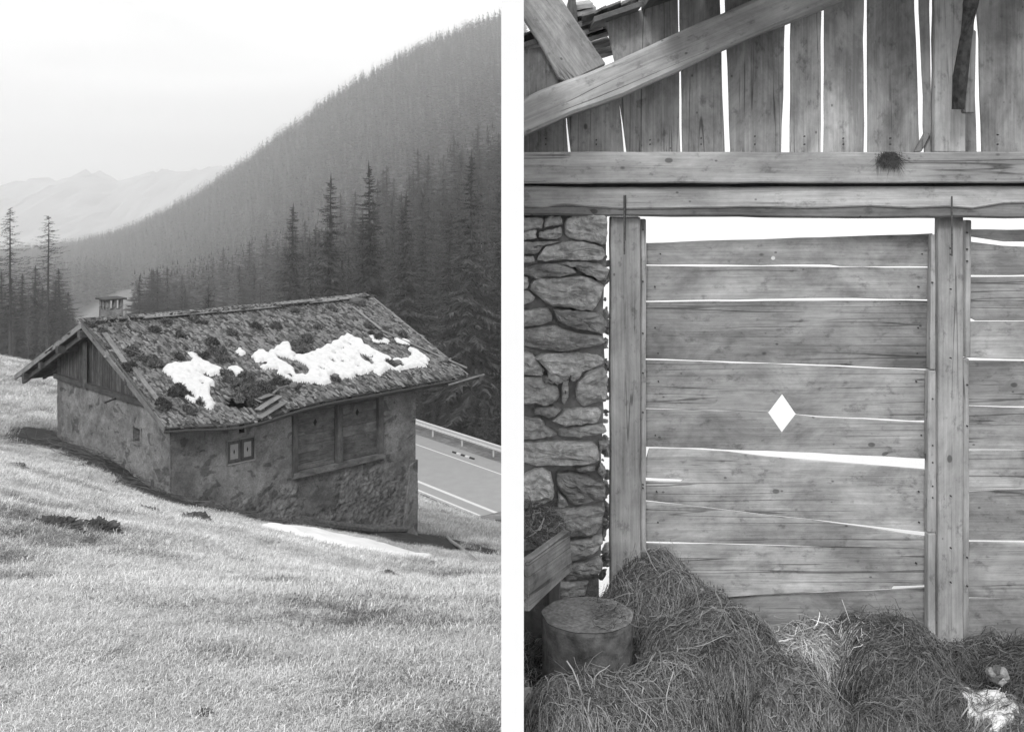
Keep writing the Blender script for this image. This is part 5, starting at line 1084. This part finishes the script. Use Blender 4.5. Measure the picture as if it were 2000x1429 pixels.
for i,m in enumerate(mounds):
    root=empty('hay_heap',(m[0],m[1],FZ),m[5],'hay heap','hay heaps on the barn floor')
    gx=np.linspace(m[0]-m[3]*1.17,m[0]+m[3]*1.17,46); gy=np.linspace(m[1]-m[4]*1.17,m[1]+m[4]*1.17,40); GX,GY=np.meshgrid(gx,gy); GZ=mz(m,GX,GY)+lump(GX,GY)-.012
    V=np.stack([GX,GY,GZ],-1).reshape(-1,3); k=np.arange(39)[:,None]*46+np.arange(45)[None]; Fq=np.stack([k,k+1,k+47,k+46],-1).reshape(-1,4); mknp('core',V,Fq,M['haycore'],root,smooth=True)
    def samp(n,m=m,i=i):
        rg=np.random.default_rng(i+40); a=rg.uniform(0,6.283,n); q=np.sqrt(rg.uniform(0,1,n))*1.08; return m[0]+np.cos(a)*q*m[3],m[1]+np.sin(a)*q*m[4]
    fl=lambda x,y,m=m,i=i: .9*np.sin(x*4.3+i*2.1)+1.1*np.sin(y*5.1+i*1.3)+.6*np.sin(x*11+y*9)+i*.7
    zf=lambda x,y,m=m: np.maximum(mz(m,x,y)+lump(x,y),FZ)
    s_=build_strands('strands',root,int(6500+m[3]*m[4]*170000),samp,zf,i+9,fl,stray=.006,spread=.85,Lm=.15); s_['kind']='stuff'
rg0=np.random.default_rng(77)
gx=np.linspace(.035,3.3,90); gy=np.linspace(3.05,4.66,50); GX,GY=np.meshgrid(gx,gy); flr=lambda x,y: FZ+.04+.14*np.clip((y-3.9)/.6,0,1)+lump(x,y)*1.3
base=mknp('hay',np.stack([GX,GY,flr(GX,GY)-.012],-1).reshape(-1,3),(lambda k:np.stack([k,k+1,k+91,k+90],-1).reshape(-1,4))(np.arange(49)[:,None]*90+np.arange(89)[None]),M['haycore'],smooth=True); tag(base,'trampled layer of hay covering the barn floor',kind='stuff')
s_=build_strands('strands',base,36000,lambda n:(rg0.uniform(.06,3.2,n),rg0.uniform(3.1,4.58,n)),flr,5,lambda x,y:np.sin(x*5)+np.cos(y*6)*1.5,stray=.012,spread=.6); s_['kind']='stuff'
s_=build_strands('strands',tr,2600,lambda n:(rg0.uniform(wp(1000,0,4.1).x,wp(1095,0,4.1).x,n),rg0.uniform(4.16,4.45,n)),lambda x,y:P(0,1052,4.25).z+0*x+.25*(y-4.25)-.45*(x-.08)+lump(x,y)*.6,6,lambda x,y:0*x+.5,stray=.05,Lm=.12); s_['kind']='stuff'
# pale dry straw lying on top of the heap under the panel
m4=mounds[3]; s_=build_strands('loose_straw',None,2600,lambda n:(m4[0]+rng.normal(0,.11,n),m4[1]-.02+rng.normal(0,.09,n)),lambda x,y:allz(x,y)+.008,21,lambda x,y:0*x+.2,stray=.004,spread=1.1,Lm=.16); s_.data.materials[0]=M['straw']; tag(s_,'pale loose straw strewn on the low hay heap under the middle panel',kind='stuff')
# white patch painted for a sunlit spot in the hay at the right, and the pale lumps behind it
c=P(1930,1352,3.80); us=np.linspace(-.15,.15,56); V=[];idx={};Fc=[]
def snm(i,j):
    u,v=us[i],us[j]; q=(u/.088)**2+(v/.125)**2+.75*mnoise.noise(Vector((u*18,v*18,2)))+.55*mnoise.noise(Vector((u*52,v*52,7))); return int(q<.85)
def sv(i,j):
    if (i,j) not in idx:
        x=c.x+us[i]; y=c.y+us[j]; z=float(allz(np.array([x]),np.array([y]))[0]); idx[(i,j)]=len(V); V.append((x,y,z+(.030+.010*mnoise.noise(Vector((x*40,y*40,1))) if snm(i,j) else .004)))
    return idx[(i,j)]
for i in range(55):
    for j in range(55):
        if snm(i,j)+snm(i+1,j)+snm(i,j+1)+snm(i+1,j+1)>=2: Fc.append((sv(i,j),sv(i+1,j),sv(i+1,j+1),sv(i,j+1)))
tag(mk('snow_or_sun_patch',V,Fc,M['snow_sunspot'],smooth=True),'small dazzling white patch standing for a sunlit spot in the hay at right','snow')
dg=empty('dung_lumps',P(1950,1318,4.0),'little cluster of pale rounded lumps lying in the hay above the white sun patch','lumps')
for k,(px,py) in enumerate([(1936,1312),(1946,1308),(1958,1312),(1950,1318),(1962,1322),(1942,1322),(1955,1328)]): rock('lump',P(px,py,3.98),.02,M['rock' if k%2 else 'stone'],dg,seed=k,sub=2)
# wisp of hay hanging over the beam
V=[];Fq=[];rg=np.random.default_rng(3)
for k in range(420):
    px=1735+rg.normal(0,9); py=298+rg.uniform(-2,14); p=wp(px,py,4.39); d=Vector((rg.normal(0,.5),-.05,-abs(rg.normal(.5,.5)))).normalized()*rg.uniform(.015,.075)*(1.3 if abs(px-1735)>8 else .8); b=len(V); s=Vector((.0009,0,.0003)); m_=p+d*.5+Vector((rg.normal(0,.006),-.006,0)); e=p+d; V+=[p-s,p+s,m_-s,m_+s,e]; Fq+=[(b,b+1,b+3,b+2),(b+2,b+3,b+4,b+4)]
V=[tuple(v) for v in V]; w=mk('hay_wisp',V,[f if f[2]!=f[3] else f[:3] for f in Fq],M['bark'],None); tag(w,'tuft of dark hay caught over the upper beam','hay tuft')
# ------------------------------------------------------------------ air
def haze():
    x0,x1,y0,y1,z0,z1=-2400,700,-60,3300,-330,150
    c=[(x0,y0,z0),(x1,y0,z0),(x1,y1,z0),(x0,y1,z0),(x0,y0,z1),(x1,y0,z1),(x1,y1,z1),(x0,y1,z1)]
    m=bpy.data.materials.new('haze'); m.use_nodes=True; n=m.node_tree.nodes; n.clear(); o=n.new('ShaderNodeOutputMaterial'); v=n.new('ShaderNodeVolumePrincipled')
    v.inputs['Color'].default_value=(1,1,1,1); v.inputs['Density'].default_value=HAZE; v.inputs['Anisotropy'].default_value=0; m.node_tree.links.new(v.outputs[0],o.inputs['Volume'])
    tag(mk('haze',c,[(3,2,1,0),(4,5,6,7),(0,1,5,4),(1,2,6,5),(2,3,7,6),(3,0,4,7)],m),'pale even haze filling the valley',kind='stuff')
HAZE=.0005
haze()
